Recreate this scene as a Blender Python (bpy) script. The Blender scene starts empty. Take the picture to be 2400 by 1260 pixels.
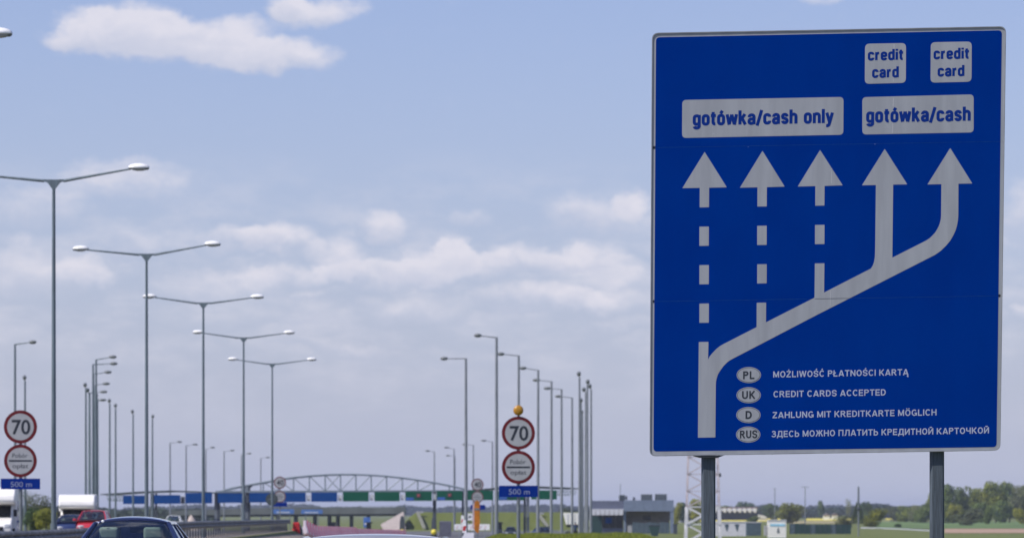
import bpy, bmesh, math, random
from mathutils import Vector, Matrix
R = math.radians
SC = bpy.context.scene
C = SC.collection
random.seed(7)

# ------------------------------------------------------------------ camera
EYE = 1.5
F = 10100.0                      # focal length in pixels of the 2400 px wide photograph
cam_d = bpy.data.cameras.new('camera')
cam = bpy.data.objects.new('camera', cam_d); C.objects.link(cam)
cam.location = (0, 0, EYE); cam.rotation_euler = (R(90), 0, 0)
cam_d.sensor_width = 36; cam_d.lens = F / 2400 * 36
cam_d.shift_y = (1200 - 630) / 2400
cam_d.clip_start = 0.5; cam_d.clip_end = 30000
cam_d.dof.use_dof = True; cam_d.dof.focus_distance = 43.0
cam_d.dof.aperture_fstop = 5.8
SC.camera = cam

# ------------------------------------------------------------------ light
SUN_EL, SUN_AZ = 50.0, -118.0     # azimuth clockwise from +Y (the viewing direction)
sd = bpy.data.lights.new('sun', 'SUN'); sd.energy = 4.6; sd.angle = R(0.55); sd.color = (1.0, 0.95, 0.88)
so = bpy.data.objects.new('sun', sd); C.objects.link(so)
_d = Vector((math.sin(R(SUN_AZ)) * math.cos(R(SUN_EL)), math.cos(R(SUN_AZ)) * math.cos(R(SUN_EL)), math.sin(R(SUN_EL))))
so.rotation_euler = _d.to_track_quat('Z', 'Y').to_euler(); so.location = _d * 200

SC.view_settings.view_transform = 'Standard'; SC.view_settings.look = 'None'
SC.view_settings.exposure = 0.15; SC.view_settings.gamma = 1.0
SC.view_settings.use_curve_mapping = False
SC.cycles.volume_bounces = 0
HAZE = 0.000085

class NT:
    def __init__(s, tree): s.t = tree
    def n(s, typ, **kw):
        nd = s.t.nodes.new(typ)
        for k, v in kw.items(): setattr(nd, k, v)
        return nd
    def put(s, sock, v):
        if v is None: return
        if isinstance(v, (int, float)): sock.default_value = v
        elif isinstance(v, (tuple, list)):
            sock.default_value = tuple(v) if len(v) == len(sock.default_value) else tuple(v) + (1.0,)
        else: s.t.links.new(v, sock)
    def m(s, op, a, b=None, c=None, clamp=False):
        nd = s.n('ShaderNodeMath', operation=op, use_clamp=clamp)
        for i, v in enumerate((a, b, c)): s.put(nd.inputs[i], v)
        return nd.outputs[0]
    def v(s, op, a, b=None):
        nd = s.n('ShaderNodeVectorMath', operation=op)
        s.put(nd.inputs[0], a); s.put(nd.inputs[1], b)
        return nd.outputs[1] if op in ('DOT_PRODUCT', 'LENGTH', 'DISTANCE') else nd.outputs[0]
    def xyz(s, x, y, z):
        nd = s.n('ShaderNodeCombineXYZ')
        for i, q in enumerate((x, y, z)): s.put(nd.inputs[i], q)
        return nd.outputs[0]
    def noise(s, vec, scale, detail=4, rough=0.55, color=False):
        nd = s.n('ShaderNodeTexNoise'); s.put(nd.inputs['Vector'], vec)
        nd.inputs['Scale'].default_value = scale; nd.inputs['Detail'].default_value = detail
        nd.inputs['Roughness'].default_value = rough
        return nd.outputs['Color' if color else 'Fac']
    def mix(s, f, a, b, mode='MIX'):
        nd = s.n('ShaderNodeMix', data_type='RGBA', blend_type=mode)
        s.put(nd.inputs[0], f); s.put(nd.inputs[6], a); s.put(nd.inputs[7], b)
        return nd.outputs[2]
    def ss(s, x, lo, hi):
        nd = s.n('ShaderNodeMapRange', interpolation_type='SMOOTHSTEP')
        s.put(nd.inputs[0], x); nd.inputs[1].default_value = lo; nd.inputs[2].default_value = hi
        return nd.outputs[0]

W = bpy.data.worlds.new('World'); SC.world = W; W.use_nodes = True
def build_world():
    t = W.node_tree; t.nodes.clear(); N = NT(t)
    sky = N.n('ShaderNodeTexSky', sky_type='NISHITA'); sky.sun_disc = False
    sky.sun_elevation = R(SUN_EL); sky.sun_rotation = R(SUN_AZ)
    sky.air_density = 1.0; sky.dust_density = 1.0; sky.ozone_density = 2.0
    co = N.n('ShaderNodeTexCoord').outputs['Generated']
    sep = N.n('ShaderNodeSeparateXYZ'); t.links.new(co, sep.inputs[0])
    x, y, z = sep.outputs
    az = N.m('ARCTAN2', x, y); el = N.m('ARCSINE', z)
    u = N.m('MULTIPLY', az, F / 1000); v = N.m('MULTIPLY', el, F / 1000)
    base = N.xyz(u, v, 0.0)
    wc = N.noise(N.v('MULTIPLY', base, (1.0, 1.3, 1)), 6.0, 6, 0.6, True)
    warp = N.v('MULTIPLY', N.v('SUBTRACT', wc, (0.5, 0.5, 0.5)), (0.17, 0.12, 0))
    P = N.v('ADD', base, warp)
    blobs = [(250,88,120,50,1.0),(330,75,100,55,1.0),(470,92,170,50,1.1),(420,135,190,28,.6),(650,130,120,36,1.0),(170,92,80,25,.5),
      (740,38,110,36,.9),(665,18,60,34,.9),(1960,3,170,16,.5),(300,405,170,30,.5),(250,445,230,34,.42),(70,500,150,50,.42),(60,640,200,62,.62),(210,640,70,30,.5),
      (330,575,110,34,.5),(560,570,110,34,.6),(660,568,90,38,.75),(795,605,70,42,.8),(690,640,150,26,.6),(500,665,150,38,.6),(60,570,40,18,.3),
      (890,530,62,38,.8),(1095,515,55,24,.4),(1000,615,110,44,.9),(1060,592,52,40,.9),(930,640,160,34,.7),(1140,625,70,40,.7),
      (1400,512,130,46,.6),(1480,482,46,34,.75),(1265,605,110,34,.75),(1380,600,90,34,.75),(1460,630,80,30,.5),(1400,665,170,34,.5),
      (970,718,125,40,.55),(1260,700,160,34,.65),(1430,705,130,30,.5),(718,688,44,16,.5),(2395,495,60,60,.6),(2390,735,36,18,.6),
      (800,805,150,22,.42),(1480,755,100,18,.4),(200,830,200,34,.3),(560,730,220,34,.35),(1050,830,200,24,.25),(420,800,140,24,.3),(1900,640,260,60,.4),(2150,400,180,50,.4)]
    S = None; SH = None
    for cx, cy, rx, ry, w in blobs:
        c = ((cx - 1200) / 1000, (1200 - cy) / 1000, 0); inv = (1000 / rx / 1.25, 1000 / ry / 1.25, 0)
        q = N.v('MULTIPLY', N.v('SUBTRACT', P, c), inv)
        b = N.m('MULTIPLY', N.m('SUBTRACT', 1.0, N.v('DOT_PRODUCT', q, q), clamp=True), w)
        vv = N.v('DOT_PRODUCT', q, (0.25, 1, 0))
        S = b if S is None else N.m('ADD', S, b)
        h = N.m('MULTIPLY', b, vv)
        SH = h if SH is None else N.m('ADD', SH, h)
    fine = N.noise(N.v('MULTIPLY', base, (1, 1.6, 1)), 16.0, 5, 0.6)
    D = N.m('ADD', S, N.m('MULTIPLY', N.m('SUBTRACT', fine, 0.5), 0.45))
    # the sky beyond the frame keeps the same scattered cumulus
    far = N.noise(N.v('MULTIPLY', co, (1, 1, 2.2)), 5.0, 7, 0.6)
    farm = N.m('MULTIPLY', N.ss(far, 0.52, 0.72), N.ss(el, 0.12, 0.2))
    veil = N.m('MULTIPLY', N.ss(N.noise(N.v('MULTIPLY', base, (1, 2.4, 1)), 3.4, 6, 0.62), 0.40, 0.70), 0.50)
    veil = N.m('MULTIPLY', veil, N.m('SUBTRACT', 1.0, N.ss(v, 0.62, 0.88)))
    veil = N.m('MULTIPLY', veil, N.m('ADD', .12, N.m('MULTIPLY', N.ss(v, 0.12, 0.5), .88)))
    a = N.m('MAXIMUM', N.m('MULTIPLY', N.ss(D, 0.0, 0.95), 0.90), N.m('MAXIMUM', farm, veil))
    lit = N.ss(N.m('DIVIDE', SH, N.m('ADD', S, 0.05)), -0.65, 0.3)
    lit = N.m('MULTIPLY', lit, N.m('ADD', 0.55, N.m('MULTIPLY', N.m('MULTIPLY', fine, fine), 1.6)), clamp=True)
    SKYK = 0.105
    skyc = N.mix(1.0, sky.outputs[0], (SKYK, SKYK, SKYK), 'MULTIPLY')
    low = N.m('POWER', N.m('SUBTRACT', 1.0, N.m('ABSOLUTE', z), clamp=True), 7.0)
    skyc = N.mix(1.0, skyc, SKYTINT, 'MULTIPLY')
    skyc = N.mix(N.m('MULTIPLY', N.m('POWER', 2.718, N.m('MULTIPLY', N.m('MAXIMUM', v, 0.0), -1.15)), 0.80), skyc, HORIZON)
    cc = N.mix(lit, CLOUD_DARK, CLOUD_LIT)
    out = N.mix(a, skyc, cc)
    bg = N.n('ShaderNodeBackground'); t.links.new(out, bg.inputs[0]); bg.inputs[1].default_value = 1.0
    o = N.n('ShaderNodeOutputWorld'); t.links.new(bg.outputs[0], o.inputs[0])
SKYTINT = (.84, .845, 1.15)
HORIZON = (0.492, 0.530, 0.690)
CLOUD_DARK = (0.53, 0.555, 0.675); CLOUD_LIT = (0.70, 0.685, 0.76)
build_world()

# ------------------------------------------------------------------ materials
MATS = {}
def mat(name, col, rough=0.6, metal=0.0, var=0.12, scale=3.0, bump=0.0, spec=0.5, emit=None, stretch=(1,1,1), col2=None, coat=0.0):
    if name in MATS: return MATS[name]
    m = bpy.data.materials.new(name); m.use_nodes = True; MATS[name] = m
    N = NT(m.node_tree); b = m.node_tree.nodes['Principled BSDF']
    co = N.n('ShaderNodeTexCoord').outputs['Object']
    vec = N.v('MULTIPLY', co, stretch)
    f = N.noise(vec, scale, 5, 0.6)
    c2 = col2 or tuple(max(0, c * (1 - 2.2 * var)) for c in col)
    c1 = col if col2 else tuple(min(1, c * (1 + 1.2 * var)) for c in col)
    N.put(b.inputs['Base Color'], N.mix(N.ss(f, 0.3, 0.7), c2, c1))
    b.inputs['Metallic'].default_value = metal
    b.inputs['Specular IOR Level'].default_value = spec
    b.inputs['Coat Weight'].default_value = coat
    N.put(b.inputs['Roughness'], N.m('ADD', rough - 0.06, N.m('MULTIPLY', f, 0.12)))
    if bump:
        bn = N.n('ShaderNodeBump'); bn.inputs['Strength'].default_value = bump; bn.inputs['Distance'].default_value = 0.02
        N.put(bn.inputs['Height'], N.noise(vec, scale * 3, 4)); N.put(b.inputs['Normal'], bn.outputs[0])
    if emit:
        N.put(b.inputs['Emission Color'], emit[0]); b.inputs['Emission Strength'].default_value = emit[1]
    return m
def glass_mat(name, tint, rough=0.03, mixf=0.45):
    m = bpy.data.materials.new(name); m.use_nodes = True; t = m.node_tree; t.nodes.clear(); N = NT(t)
    tr = N.n('ShaderNodeBsdfTransparent'); N.put(tr.inputs[0], tint)
    gl = N.n('ShaderNodeBsdfGlossy'); gl.inputs['Roughness'].default_value = rough; N.put(gl.inputs[0], (0.9, 0.95, 1))
    fr = N.n('ShaderNodeFresnel'); fr.inputs[0].default_value = 1.5
    mx = N.n('ShaderNodeMixShader'); N.put(mx.inputs[0], N.m('ADD', N.m('MULTIPLY', fr.outputs[0], 1.0), mixf * 0.1, clamp=True))
    t.links.new(tr.outputs[0], mx.inputs[1]); t.links.new(gl.outputs[0], mx.inputs[2])
    o = N.n('ShaderNodeOutputMaterial'); t.links.new(mx.outputs[0], o.inputs[0]); return m
def leaf_mat(name, col, col2, scale=0.25):
    m = bpy.data.materials.new(name); m.use_nodes = True; t = m.node_tree; N = NT(t)
    b = t.nodes['Principled BSDF']
    co = N.n('ShaderNodeNewGeometry').outputs['Position']
    oi = N.n('ShaderNodeObjectInfo').outputs['Random']
    f = N.m('ADD', N.noise(co, scale, 4), N.m('MULTIPLY', N.m('SUBTRACT', oi, 0.5), 0.3))
    colr = N.mix(N.ss(f, 0.35, 0.68), col2, col)
    N.put(b.inputs['Base Color'], colr); b.inputs['Roughness'].default_value = 0.75
    b.inputs['Specular IOR Level'].default_value = 0.2
    tl = N.n('ShaderNodeBsdfTranslucent'); t.links.new(colr, tl.inputs[0])
    mx = N.n('ShaderNodeMixShader'); mx.inputs[0].default_value = 0.3
    t.links.new(b.outputs[0], mx.inputs[1]); t.links.new(tl.outputs[0], mx.inputs[2])
    o = [n for n in t.nodes if n.type == 'OUTPUT_MATERIAL'][0]; t.links.new(mx.outputs[0], o.inputs[0]); return m

# ------------------------------------------------------------------ object helpers
def tag(o, label=None, cat=None, group=None, kind=None):
    if label: o['label'] = label
    if cat: o['category'] = cat
    if group: o['group'] = group
    if kind: o['kind'] = kind
    return o
def thing(name, label, cat, loc=(0, 0, 0), rz=0.0, group=None):
    o = bpy.data.objects.new(name, None); C.objects.link(o)
    o.location = loc; o.rotation_euler = (0, 0, rz); o.empty_display_size = 0.3
    return tag(o, label, cat, group)
class MB:
    """collects shapes in the thing's own coordinates; build() links ONE mesh object"""
    def __init__(s): s.v = []; s.f = []; s.mi = []
    def add(s, vs, fs, mi=0):
        k = len(s.v); s.v += [tuple(p) for p in vs]; s.f += [tuple(i + k for i in f) for f in fs]; s.mi += [mi] * len(fs); return s
    def box(s, x0, x1, y0, y1, z0, z1, mi=0):
        return s.add([(x0,y0,z0),(x1,y0,z0),(x1,y1,z0),(x0,y1,z0),(x0,y0,z1),(x1,y0,z1),(x1,y1,z1),(x0,y1,z1)],
                     [(0,3,2,1),(4,5,6,7),(0,1,5,4),(1,2,6,5),(2,3,7,6),(3,0,4,7)], mi)
    def tube(s, p0, p1, r0, r1=None, n=8, mi=0):
        p0, p1 = Vector(p0), Vector(p1); r1 = r0 if r1 is None else r1
        d = (p1 - p0).normalized(); a = d.orthogonal().normalized(); b = d.cross(a)
        vs = []
        for p, r in ((p0, r0), (p1, r1)):
            for i in range(n):
                t = 2 * math.pi * i / n; vs.append(p + a * r * math.cos(t) + b * r * math.sin(t))
        fs = [(i, (i + 1) % n, n + (i + 1) % n, n + i) for i in range(n)] + [tuple(range(n))[::-1], tuple(range(n, 2 * n))]
        return s.add(vs, fs, mi)
    def bar(s, p0, p1, w, h, mi=0):
        p0, p1 = Vector(p0), Vector(p1); d = (p1 - p0).normalized()
        up = Vector((0, 0, 1)) if abs(d.z) < .9 else Vector((1, 0, 0))
        a = d.cross(up).normalized() * w / 2; b = a.cross(d).normalized() * h / 2
        vs = [p + q for p in (p0, p1) for q in (-a - b, a - b, a + b, -a + b)]
        return s.add(vs, [(0,1,2,3),(7,6,5,4),(0,4,5,1),(1,5,6,2),(2,6,7,3),(3,7,4,0)], mi)
    def prism(s, pts, axis, a, b, mi=0):
        """pts: 2D outline, extruded along axis 'x'|'y'|'z' from a to b"""
        def P(p, t): return (t, p[0], p[1]) if axis == 'x' else (p[0], t, p[1]) if axis == 'y' else (p[0], p[1], t)
        n = len(pts); vs = [P(p, a) for p in pts] + [P(p, b) for p in pts]
        return s.add(vs, [tuple(range(n)), tuple(range(2 * n - 1, n - 1, -1))] + [(i, n + i, n + (i + 1) % n, (i + 1) % n) for i in range(n)], mi)
    def ell(s, c, r, nu=12, nv=8, mi=0, cut=None):
        vs = []; fs = []
        for j in range(nv + 1):
            ph = -math.pi / 2 + math.pi * j / nv
            for i in range(nu):
                th = 2 * math.pi * i / nu
                z = math.sin(ph)
                if cut is not None: z = max(z, cut)
                vs.append((c[0] + r[0] * math.cos(ph) * math.cos(th), c[1] + r[1] * math.cos(ph) * math.sin(th), c[2] + r[2] * z))
        for j in range(nv):
            for i in range(nu): fs.append((j*nu+i, j*nu+(i+1)%nu, (j+1)*nu+(i+1)%nu, (j+1)*nu+i))
        return s.add(vs, fs, mi)
    def patch(s, p00, p10, p11, p01, n=8, m=6, bulge=(0, 0, 0), mi=0, top=0.0):
        """curved quad; TOP lifts the far edge into the arc that the roof's edge has"""
        vs = []
        a, b, c, d = map(Vector, (p00, p10, p11, p01)); B = Vector(bulge)
        for j in range(m + 1):
            for i in range(n + 1):
                u, w = i / n, j / m; au = max(4*u*(1-u), 0) ** .6; aw = max(4*w*(1-w), 0) ** .6
                k = au * (aw if top else (.55 + .45 * aw))
                vs.append((a*(1-u)+b*u)*(1-w)+(d*(1-u)+c*u)*w + B * k + Vector((0, 0, top * au * w)))
        fs = [(j*(n+1)+i, j*(n+1)+i+1, (j+1)*(n+1)+i+1, (j+1)*(n+1)+i) for j in range(m) for i in range(n)]
        return s.add(vs, fs, mi)
    def build(s, name, m, parent=None, smooth=False, bevel=0.0, solid=0.0):
        me = bpy.data.meshes.new(name); me.from_pydata(s.v, [], s.f)
        ms = m if isinstance(m, (list, tuple)) else [m]
        for q in ms: me.materials.append(q)
        if len(ms) > 1:
            for i, p in enumerate(me.polygons): p.material_index = s.mi[i]
        bm = bmesh.new(); bm.from_mesh(me)
        bmesh.ops.remove_doubles(bm, verts=bm.verts, dist=1e-6) if smooth else None
        bmesh.ops.recalc_face_normals(bm, faces=bm.faces) if not solid else None
        bm.to_mesh(me); bm.free()
        if smooth:
            for p in me.polygons: p.use_smooth = True
            me.set_sharp_from_angle(angle=R(40))
        o = bpy.data.objects.new(name, me); C.objects.link(o)
        if parent: o.parent = parent
        if solid:
            q = o.modifiers.new('solidify', 'SOLIDIFY'); q.thickness = solid; q.offset = 0
        if bevel:
            q = o.modifiers.new('bevel', 'BEVEL'); q.width = bevel; q.segments = 3; q.limit_method = 'ANGLE'; q.angle_limit = R(35)
        return o
def copy_tree(o, parent=None):
    c = o.copy(); C.objects.link(c); c.parent = parent
    for ch in list(o.children): copy_tree(ch, c)
    return c
def interp(tab, y):
    if y <= tab[0][0]: return tab[0][1]
    for (a, p), (b, q) in zip(tab, tab[1:]):
        if y <= b:
            t = (y - a) / (b - a); return p + (q - p) * t
    return tab[-1][1]
def X(px, d): return (px - 1200) * d / F
def Z(py, d): return EYE + (1200 - py) * d / F

# ------------------------------------------------------------------ terrain
GZ = [(-50,0),(180,0),(213,-.08),(252,-.2),(291,-.38),(350,-.7),(430,-1.15),(520,-1.65),(600,-2),(1e6,-2)]
GL = [(-50,.08),(200,.08),(300,0),(430,-.3),(520,-1.0),(600,-2),(1e6,-2)]
BR_ = [(-50,-.02),(90,0),(150,.08),(240,.02),(300,-.09),(345,-.2),(430,-1.15),(520,-1.65),(600,-2),(1e6,-2)]
def sm(t): t = min(1, max(0, t)); return t * t * (3 - 2 * t)
def xm(y): return -14.36 - .012 * (min(max(y, 0), 320) - 135)      # line of the median
def xr(y): return interp([(-50, 3.0), (40, 1.6), (130, -1.0), (300, -2.4), (600, -2.4), (800, 3)], y)     # right edge of the carriageway
def gz(x, y):
    z = interp(GZ, y)
    if x < xm(y): z += (interp(GL, y) - z) * sm((xm(y) - x) / 3.0)
    if y < 330:
        t = max(0, 1 - max(0, abs(x - xm(y)) - 1.3) / 1.0)
        z = max(z, z + (.25 - z) * sm(t) * sm((330 - y) / 25))
    if x > xr(y): z += max(0, interp(BR_, y) - .07 * (1 - sm((x - xr(y) - 1) / 5)) + (.035*math.sin(x*1.9+y*.05)+.03*math.sin(x*.8-y*.09) if y > 100 else 0) - z) * sm((x - xr(y)) / 1.5) * (1 - sm((x - .0295*y) / 1.6))
    return z
YS = [-60,-20,0,20,40,60,80,100,120,140,160,180,195,210,225,240,255,270,285,300,310,320,330,340,350,365,380,400,420,440,460,480,500,520,540,560,580,600,650,720,800,900,1100,1400,2000,3000,5000,8000,11000]
def sheet(name, xs, ys, dz, m, kind='structure', label=None, parent=None):
    """xs: function y -> list of x"""
    v = []; f = []; n = None
    for j, y in enumerate(ys):
        row = xs(y); n = len(row)
        for x in row: v.append((x, y, gz(x, y) + dz))
    for j in range(len(ys) - 1):
        for i in range(n - 1): f.append((j*n+i, j*n+i+1, (j+1)*n+i+1, (j+1)*n+i))
    me = bpy.data.meshes.new(name); me.from_pydata(v, [], f); me.materials.append(m)
    for p in me.polygons: p.use_smooth = True
    o = bpy.data.objects.new(name, me); C.objects.link(o); o['kind'] = kind
    return o
def lin(a, b, n): return [a + (b - a) * i / (n - 1) for i in range(n)]
M_grass = mat('field_grass', (.11,.135,.012), .9, var=.3, scale=.15, col2=(.08,.095,.014))
M_asph = mat('asphalt', (.10,.10,.105), .85, var=.15, scale=.8, stretch=(1,.15,1))
M_sand = mat('sandy_gravel', (.32,.26,.20), .95, var=.2, scale=.6, col2=(.17,.15,.13))
def gx(y):
    a = xm(y); b = xr(y)
    return [-2600,-900,-300,-120,-60,-40,-25, a-3.5,a-2.6,a-2.0,a-1.3,a,a+1.3,a+1.8,a+2.3,a+4, (a+b)/2-1, b-.5,b,b+.5,b+1,b+1.5,b+2.2,b+3,b+4,b+5,b+6,b+7,b+8,b+9,b+10,b+11,b+12,b+13,b+16,b+25,b+40,b+90,b+250,b+900,b+3400]
sheet('ground', gx, YS, 0.0, M_grass)
YR = [y for y in YS if y <= 600]
sheet('road', lambda y: lin(xm(y)+2.4, xr(y)-.1, 6), YR, .02, M_asph)
sheet('road', lambda y: lin(xm(y)-14, xm(y)-3.2, 6), YR, .02, M_asph)
sheet('gravel_verge', lambda y: lin(xm(y)-2.2, xm(y)+2.35, 9), [y for y in YR if y <= 320], .012, M_sand)
sheet('plaza_apron', lambda y: lin(-62, 14, 20), [601,640,720,800], .025, M_asph)
M_white = mat('road_paint', (.7,.7,.68), .7, var=.1)
sheet('edge_line', lambda y: [xm(y)+2.9, xm(y)+3.1], YR, .028, M_white)
sheet('edge_line', lambda y: [xr(y)-.6, xr(y)-.4], YR, .028, M_white)
def dash(y0):
    sheet('lane_marking', lambda y: [(xm(y)+xr(y))/2+.6, (xm(y)+xr(y))/2+.75], [y0, y0+4], .028, M_white)
for k in range(12): dash(30 + k * 12)
# far fields
M_rape = mat('rapeseed_field', (.62,.50,.04), .9, var=.12, scale=.02, col2=(.42,.40,.05))
M_green = mat('young_crop', (.09,.15,.03), .9, var=.2, scale=.03, stretch=(1,.2,1))
M_soil = mat('bare_soil', (.33,.22,.15), .95, var=.12, scale=.05)
def quad_field(name, pts, m, dz=.05):
    b = MB(); n = len(pts)
    v = [(x, y, -2 + dz) for x, y in pts]
    b.add(v, [tuple(range(n))]); o = b.build(name, m); o['kind'] = 'structure'; return o
def fld(name, px0, px1, py0, py1, m, dz=.05):
    d0, d1 = 3.5 * F / (py1 - 1200), 3.5 * F / (py0 - 1200)
    quad_field(name, [(X(px0, d0), d0), (X(px1, d0), d0), (X(px1, d1), d1), (X(px0, d1), d1)], m, dz)
fld('rapeseed_field', 1640, 1830, 1212.5, 1221, M_rape)
fld('rapeseed_field', 1890, 2035, 1210.5, 1219, M_rape)
fld('rapeseed_field', 2075, 2112, 1207, 1217, M_rape)
fld('dry_field', 1850, 2230, 1219.5, 1226, mat('dry_grass', (.30,.26,.12), .95, var=.2, scale=.04), .04)
fld('crop_field', 2050, 2600, 1221, 1238, M_green)
fld('bare_field', 2214, 2640, 1238.3, 1248.5, M_soil)
# ------------------------------------------------------------------ drawn alphabets (unit cap height, centre lines of the strokes)
def _arc(cx, cy, rx, ry, a0, a1, n=7):
    return [(cx + rx*math.cos(R(a0+(a1-a0)*i/n)), cy + ry*math.sin(R(a0+(a1-a0)*i/n))) for i in range(n+1)]
def _rr(x0, y0, x1, y1, r, ry=None):            # closed rounded loop
    ry = ry or r
    p = _arc(x1-r,y1-ry,r,ry,0,90)+_arc(x0+r,y1-ry,r,ry,90,180)+_arc(x0+r,y0+ry,r,ry,180,270)+_arc(x1-r,y0+ry,r,ry,270,360)
    return p + [p[0]]
def glyphs_low():
    a, b, y0, y1, r = .09, .42, .075, .665, .145; t = .175
    c = (_arc(b-r,y1-r,r,r,-5,90)+_arc(a+r,y1-r,r,r,90,180)+_arc(a+r,y0+r,r,r,180,270)+_arc(b-r,y0+r,r,r,270,365))
    bowl = _rr(a, y0, b, y1, r)
    G = {'o': (.51, [bowl]), 'ó': (.51, [bowl, [(.22,.80),(.34,1.0)]]), 'c': (.50, [c]),
         'e': (.51, [[(.12,.37),(.42,.37)] , [(b,.33)]+_arc(b-r,y1-r,r,r,0,90)+_arc(a+r,y1-r,r,r,90,180)+_arc(a+r,y0+r,r,r,180,270)+_arc(b-r,y0+r,r,r,270,350)]),
         'a': (.51, [_arc(a+.01+r,y1-r,r,r,185,90)+_arc(b-r,y1-r,r,r,90,0)+[(b,.0)], [(b,.42),(.25,.37)]+_arc(.22,.22,.13,.15,90,180)+_arc(.22,.20,.13,.13,180,270)+_arc(.26,.23,.16,.16,280,345)]),
         'd': (.51, [bowl, [(b,0),(b,1.0)]]), 'h': (.51, [[(a,0),(a,1.0)], _arc(a+r,y1-r,r,r,170,90)+_arc(b-r,y1-r,r,r,90,0)+[(b,0)]]),
         'n': (.51, [[(a,0),(a,.735)], _arc(a+r,y1-r,r,r,170,90)+_arc(b-r,y1-r,r,r,90,0)+[(b,0)]]),
         'g': (.51, [bowl, [(b,.735)]+[(b,-.06)]+_arc(b-r,-.06,r,.13,0,-90)+_arc(a+r,-.06,r,.13,-90,-170)]),
         'r': (.36, [[(a,0),(a,.735)], _arc(a+.2,.44,.2,.215,175,85)]), 'i': (.18, [[(a,0),(a,.735)], [(a,.83),(a,1.0)]]), 'l': (.18, [[(a,0),(a,1.0)]]),
         't': (.34, [[(.15,.92),(.15,.20)]+_arc(.28,.20,.13,.125,180,280), [(.0,.665),(.33,.665)]]),
         'k': (.52, [[(a,0),(a,1.0)], [(.42,.735),(.12,.30)], [(.22,.46),(.45,0)]]),
         's': (.48, [[(.40,.51)]+_arc(.245,.53,.15,.135,0,180)+[(.12,.43),(.22,.385),(.34,.33)]+_arc(.25,.215,.15,.14,45,-180,10)]),
         'w': (.74, [[(.06,.735),(.20,.0)], [(.20,.03),(.37,.72)], [(.37,.72),(.54,.03)], [(.54,.0),(.68,.735)]]),
         'y': (.48, [[(.06,.735),(.25,.02)], [(.43,.735),(.25,.02),(.20,-.13),(.13,-.185),(.02,-.185)]]), '/': (.36, [[(.03,-.10),(.33,1.0)]])}
    return G, .212
def glyphs_caps(t=.155):
    h = t/2; T, Bm = 1-h, h; M = .5
    st = lambda x: [(x,0),(x,1)]
    G = {}
    O = _rr(h+.01, Bm-.01, .72-h, T+.01, .27, .34)
    def Cc(a1=-42, a0=42): 
        return _arc(.37,.5,.37-h,.5-h+.01,a0,360+a1,22)
    G['O'] = (.74,[_arc(.37,.5,.37-h,.5-h+.01,0,360,26)]); G['C'] = (.70,[Cc()]); G['D'] = (.68,[st(h), [(h,T)]+[(.30,T)]+_arc(.30,.5,.38-h,.5-h,90,-90,14)+[(h,Bm)]])
    G['G'] = (.74,[_arc(.37,.5,.37-h,.5-h+.01,42,345,22)+[(.74-h,.42)], [(.42,.42),(.74,.42)], [(.74-h,.45),(.74-h,.05)]])
    G['E'] = (.60,[st(h),[(0,T),(.58,T)],[(0,M),(.54,M)],[(0,Bm),(.60,Bm)]]); G['I'] = (t,[st(h)]); G['L'] = (.56,[st(h),[(0,Bm),(.56,Bm)]])
    G['M'] = (.82,[st(h),st(.82-h),[(h*1.1,.97),(.41,.08)],[(.41,.08),(.82-h*1.1,.97)]]); G['N'] = (.70,[st(h),st(.70-h),[(h,.96),(.70-h,.04)]])
    G['T'] = (.62,[[(.31,0),(.31,1)],[(0,T),(.62,T)]]); G['H'] = (.70,[st(h),st(.70-h),[(h,M+.02),(.70-h,M+.02)]]); G['U'] = (.70,[[(h,1),(h,.34)]+_arc(.35,.34,.35-h,.34-h,180,360,12)+[(.70-h,1)]])
    G['P'] = (.64,[st(h),[(h,T),(.36,T)]+_arc(.36,.715,.28-h,.285-h,90,-90,10)+[(h,.43+h)]]); G['R'] = (.70,[G['P'][1][0],G['P'][1][1],[(.36,.46),(.64,0)]])
    G['K'] = (.70,[st(h),[(.62,1),(h,.36)],[(.25,.56),(.64,0)]]); G['Z'] = (.64,[[(.03,T),(.60,T)],[(.56,T-.03),(.07,Bm+.03)],[(0,Bm),(.62,Bm)]])
    G['A'] = (.74,[[(.06,0),(.36,.98)],[(.68,0),(.38,.98)],[(.18,.27),(.56,.27)]]); G['W'] = (.98,[[(.06,1),(.26,.02)],[(.26,.02),(.49,.98)],[(.49,.98),(.72,.02)],[(.72,.02),(.92,1)]])
    G['S'] = (.66,[[(.58,.70)]+_arc(.33,.715,.25,.215,5,180,9)+[(.10,.60),(.22,.535),(.44,.475),(.55,.40)]+_arc(.33,.29,.25,.22,20,-178,12)])
    ac = [(.32,1.10),(.45,1.28)]
    G['Ż'] = (G['Z'][0], G['Z'][1]+[[(.32,1.09),(.32,1.25)]]); G['Ś'] = (G['S'][0], G['S'][1]+[ac]); G['Ć'] = (G['C'][0], G['C'][1]+[ac])
    G['Ł'] = (.58, G['L'][1]+[[(-.08,.36),(.32,.62)]]); G['Ą'] = (G['A'][0], G['A'][1]+[[(.66,.0),(.60,-.12),(.64,-.21),(.76,-.20)]]); G['Ö'] = (G['O'][0], G['O'][1]+[[(.22,1.09),(.22,1.24)],[(.52,1.09),(.52,1.24)]])
    G['З'] = (.62,[_arc(.28,.735,.22,.195,160,-80,12)+[(.20,.54)], [(.20,.54)]+_arc(.29,.30,.25,.23,80,-165,14)]); G['Е'] = G['E']; G['С'] = G['C']; G['О'] = G['O']; G['Н'] = G['H']; G['А'] = G['A']; G['Т'] = G['T']; G['К'] = G['K']; G['Р'] = G['P']; G['М'] = G['M']
    G['Д'] = (.78,[[(.66,h),(.66,1)],[(.24,T),(.66,T)],[(.26,1),(.22,.4),(.12,.1)],[(0,h+.03),(.78,h+.03)],[(.06,.1),(.06,-.18)],[(.72,.1),(.72,-.18)]])
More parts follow.
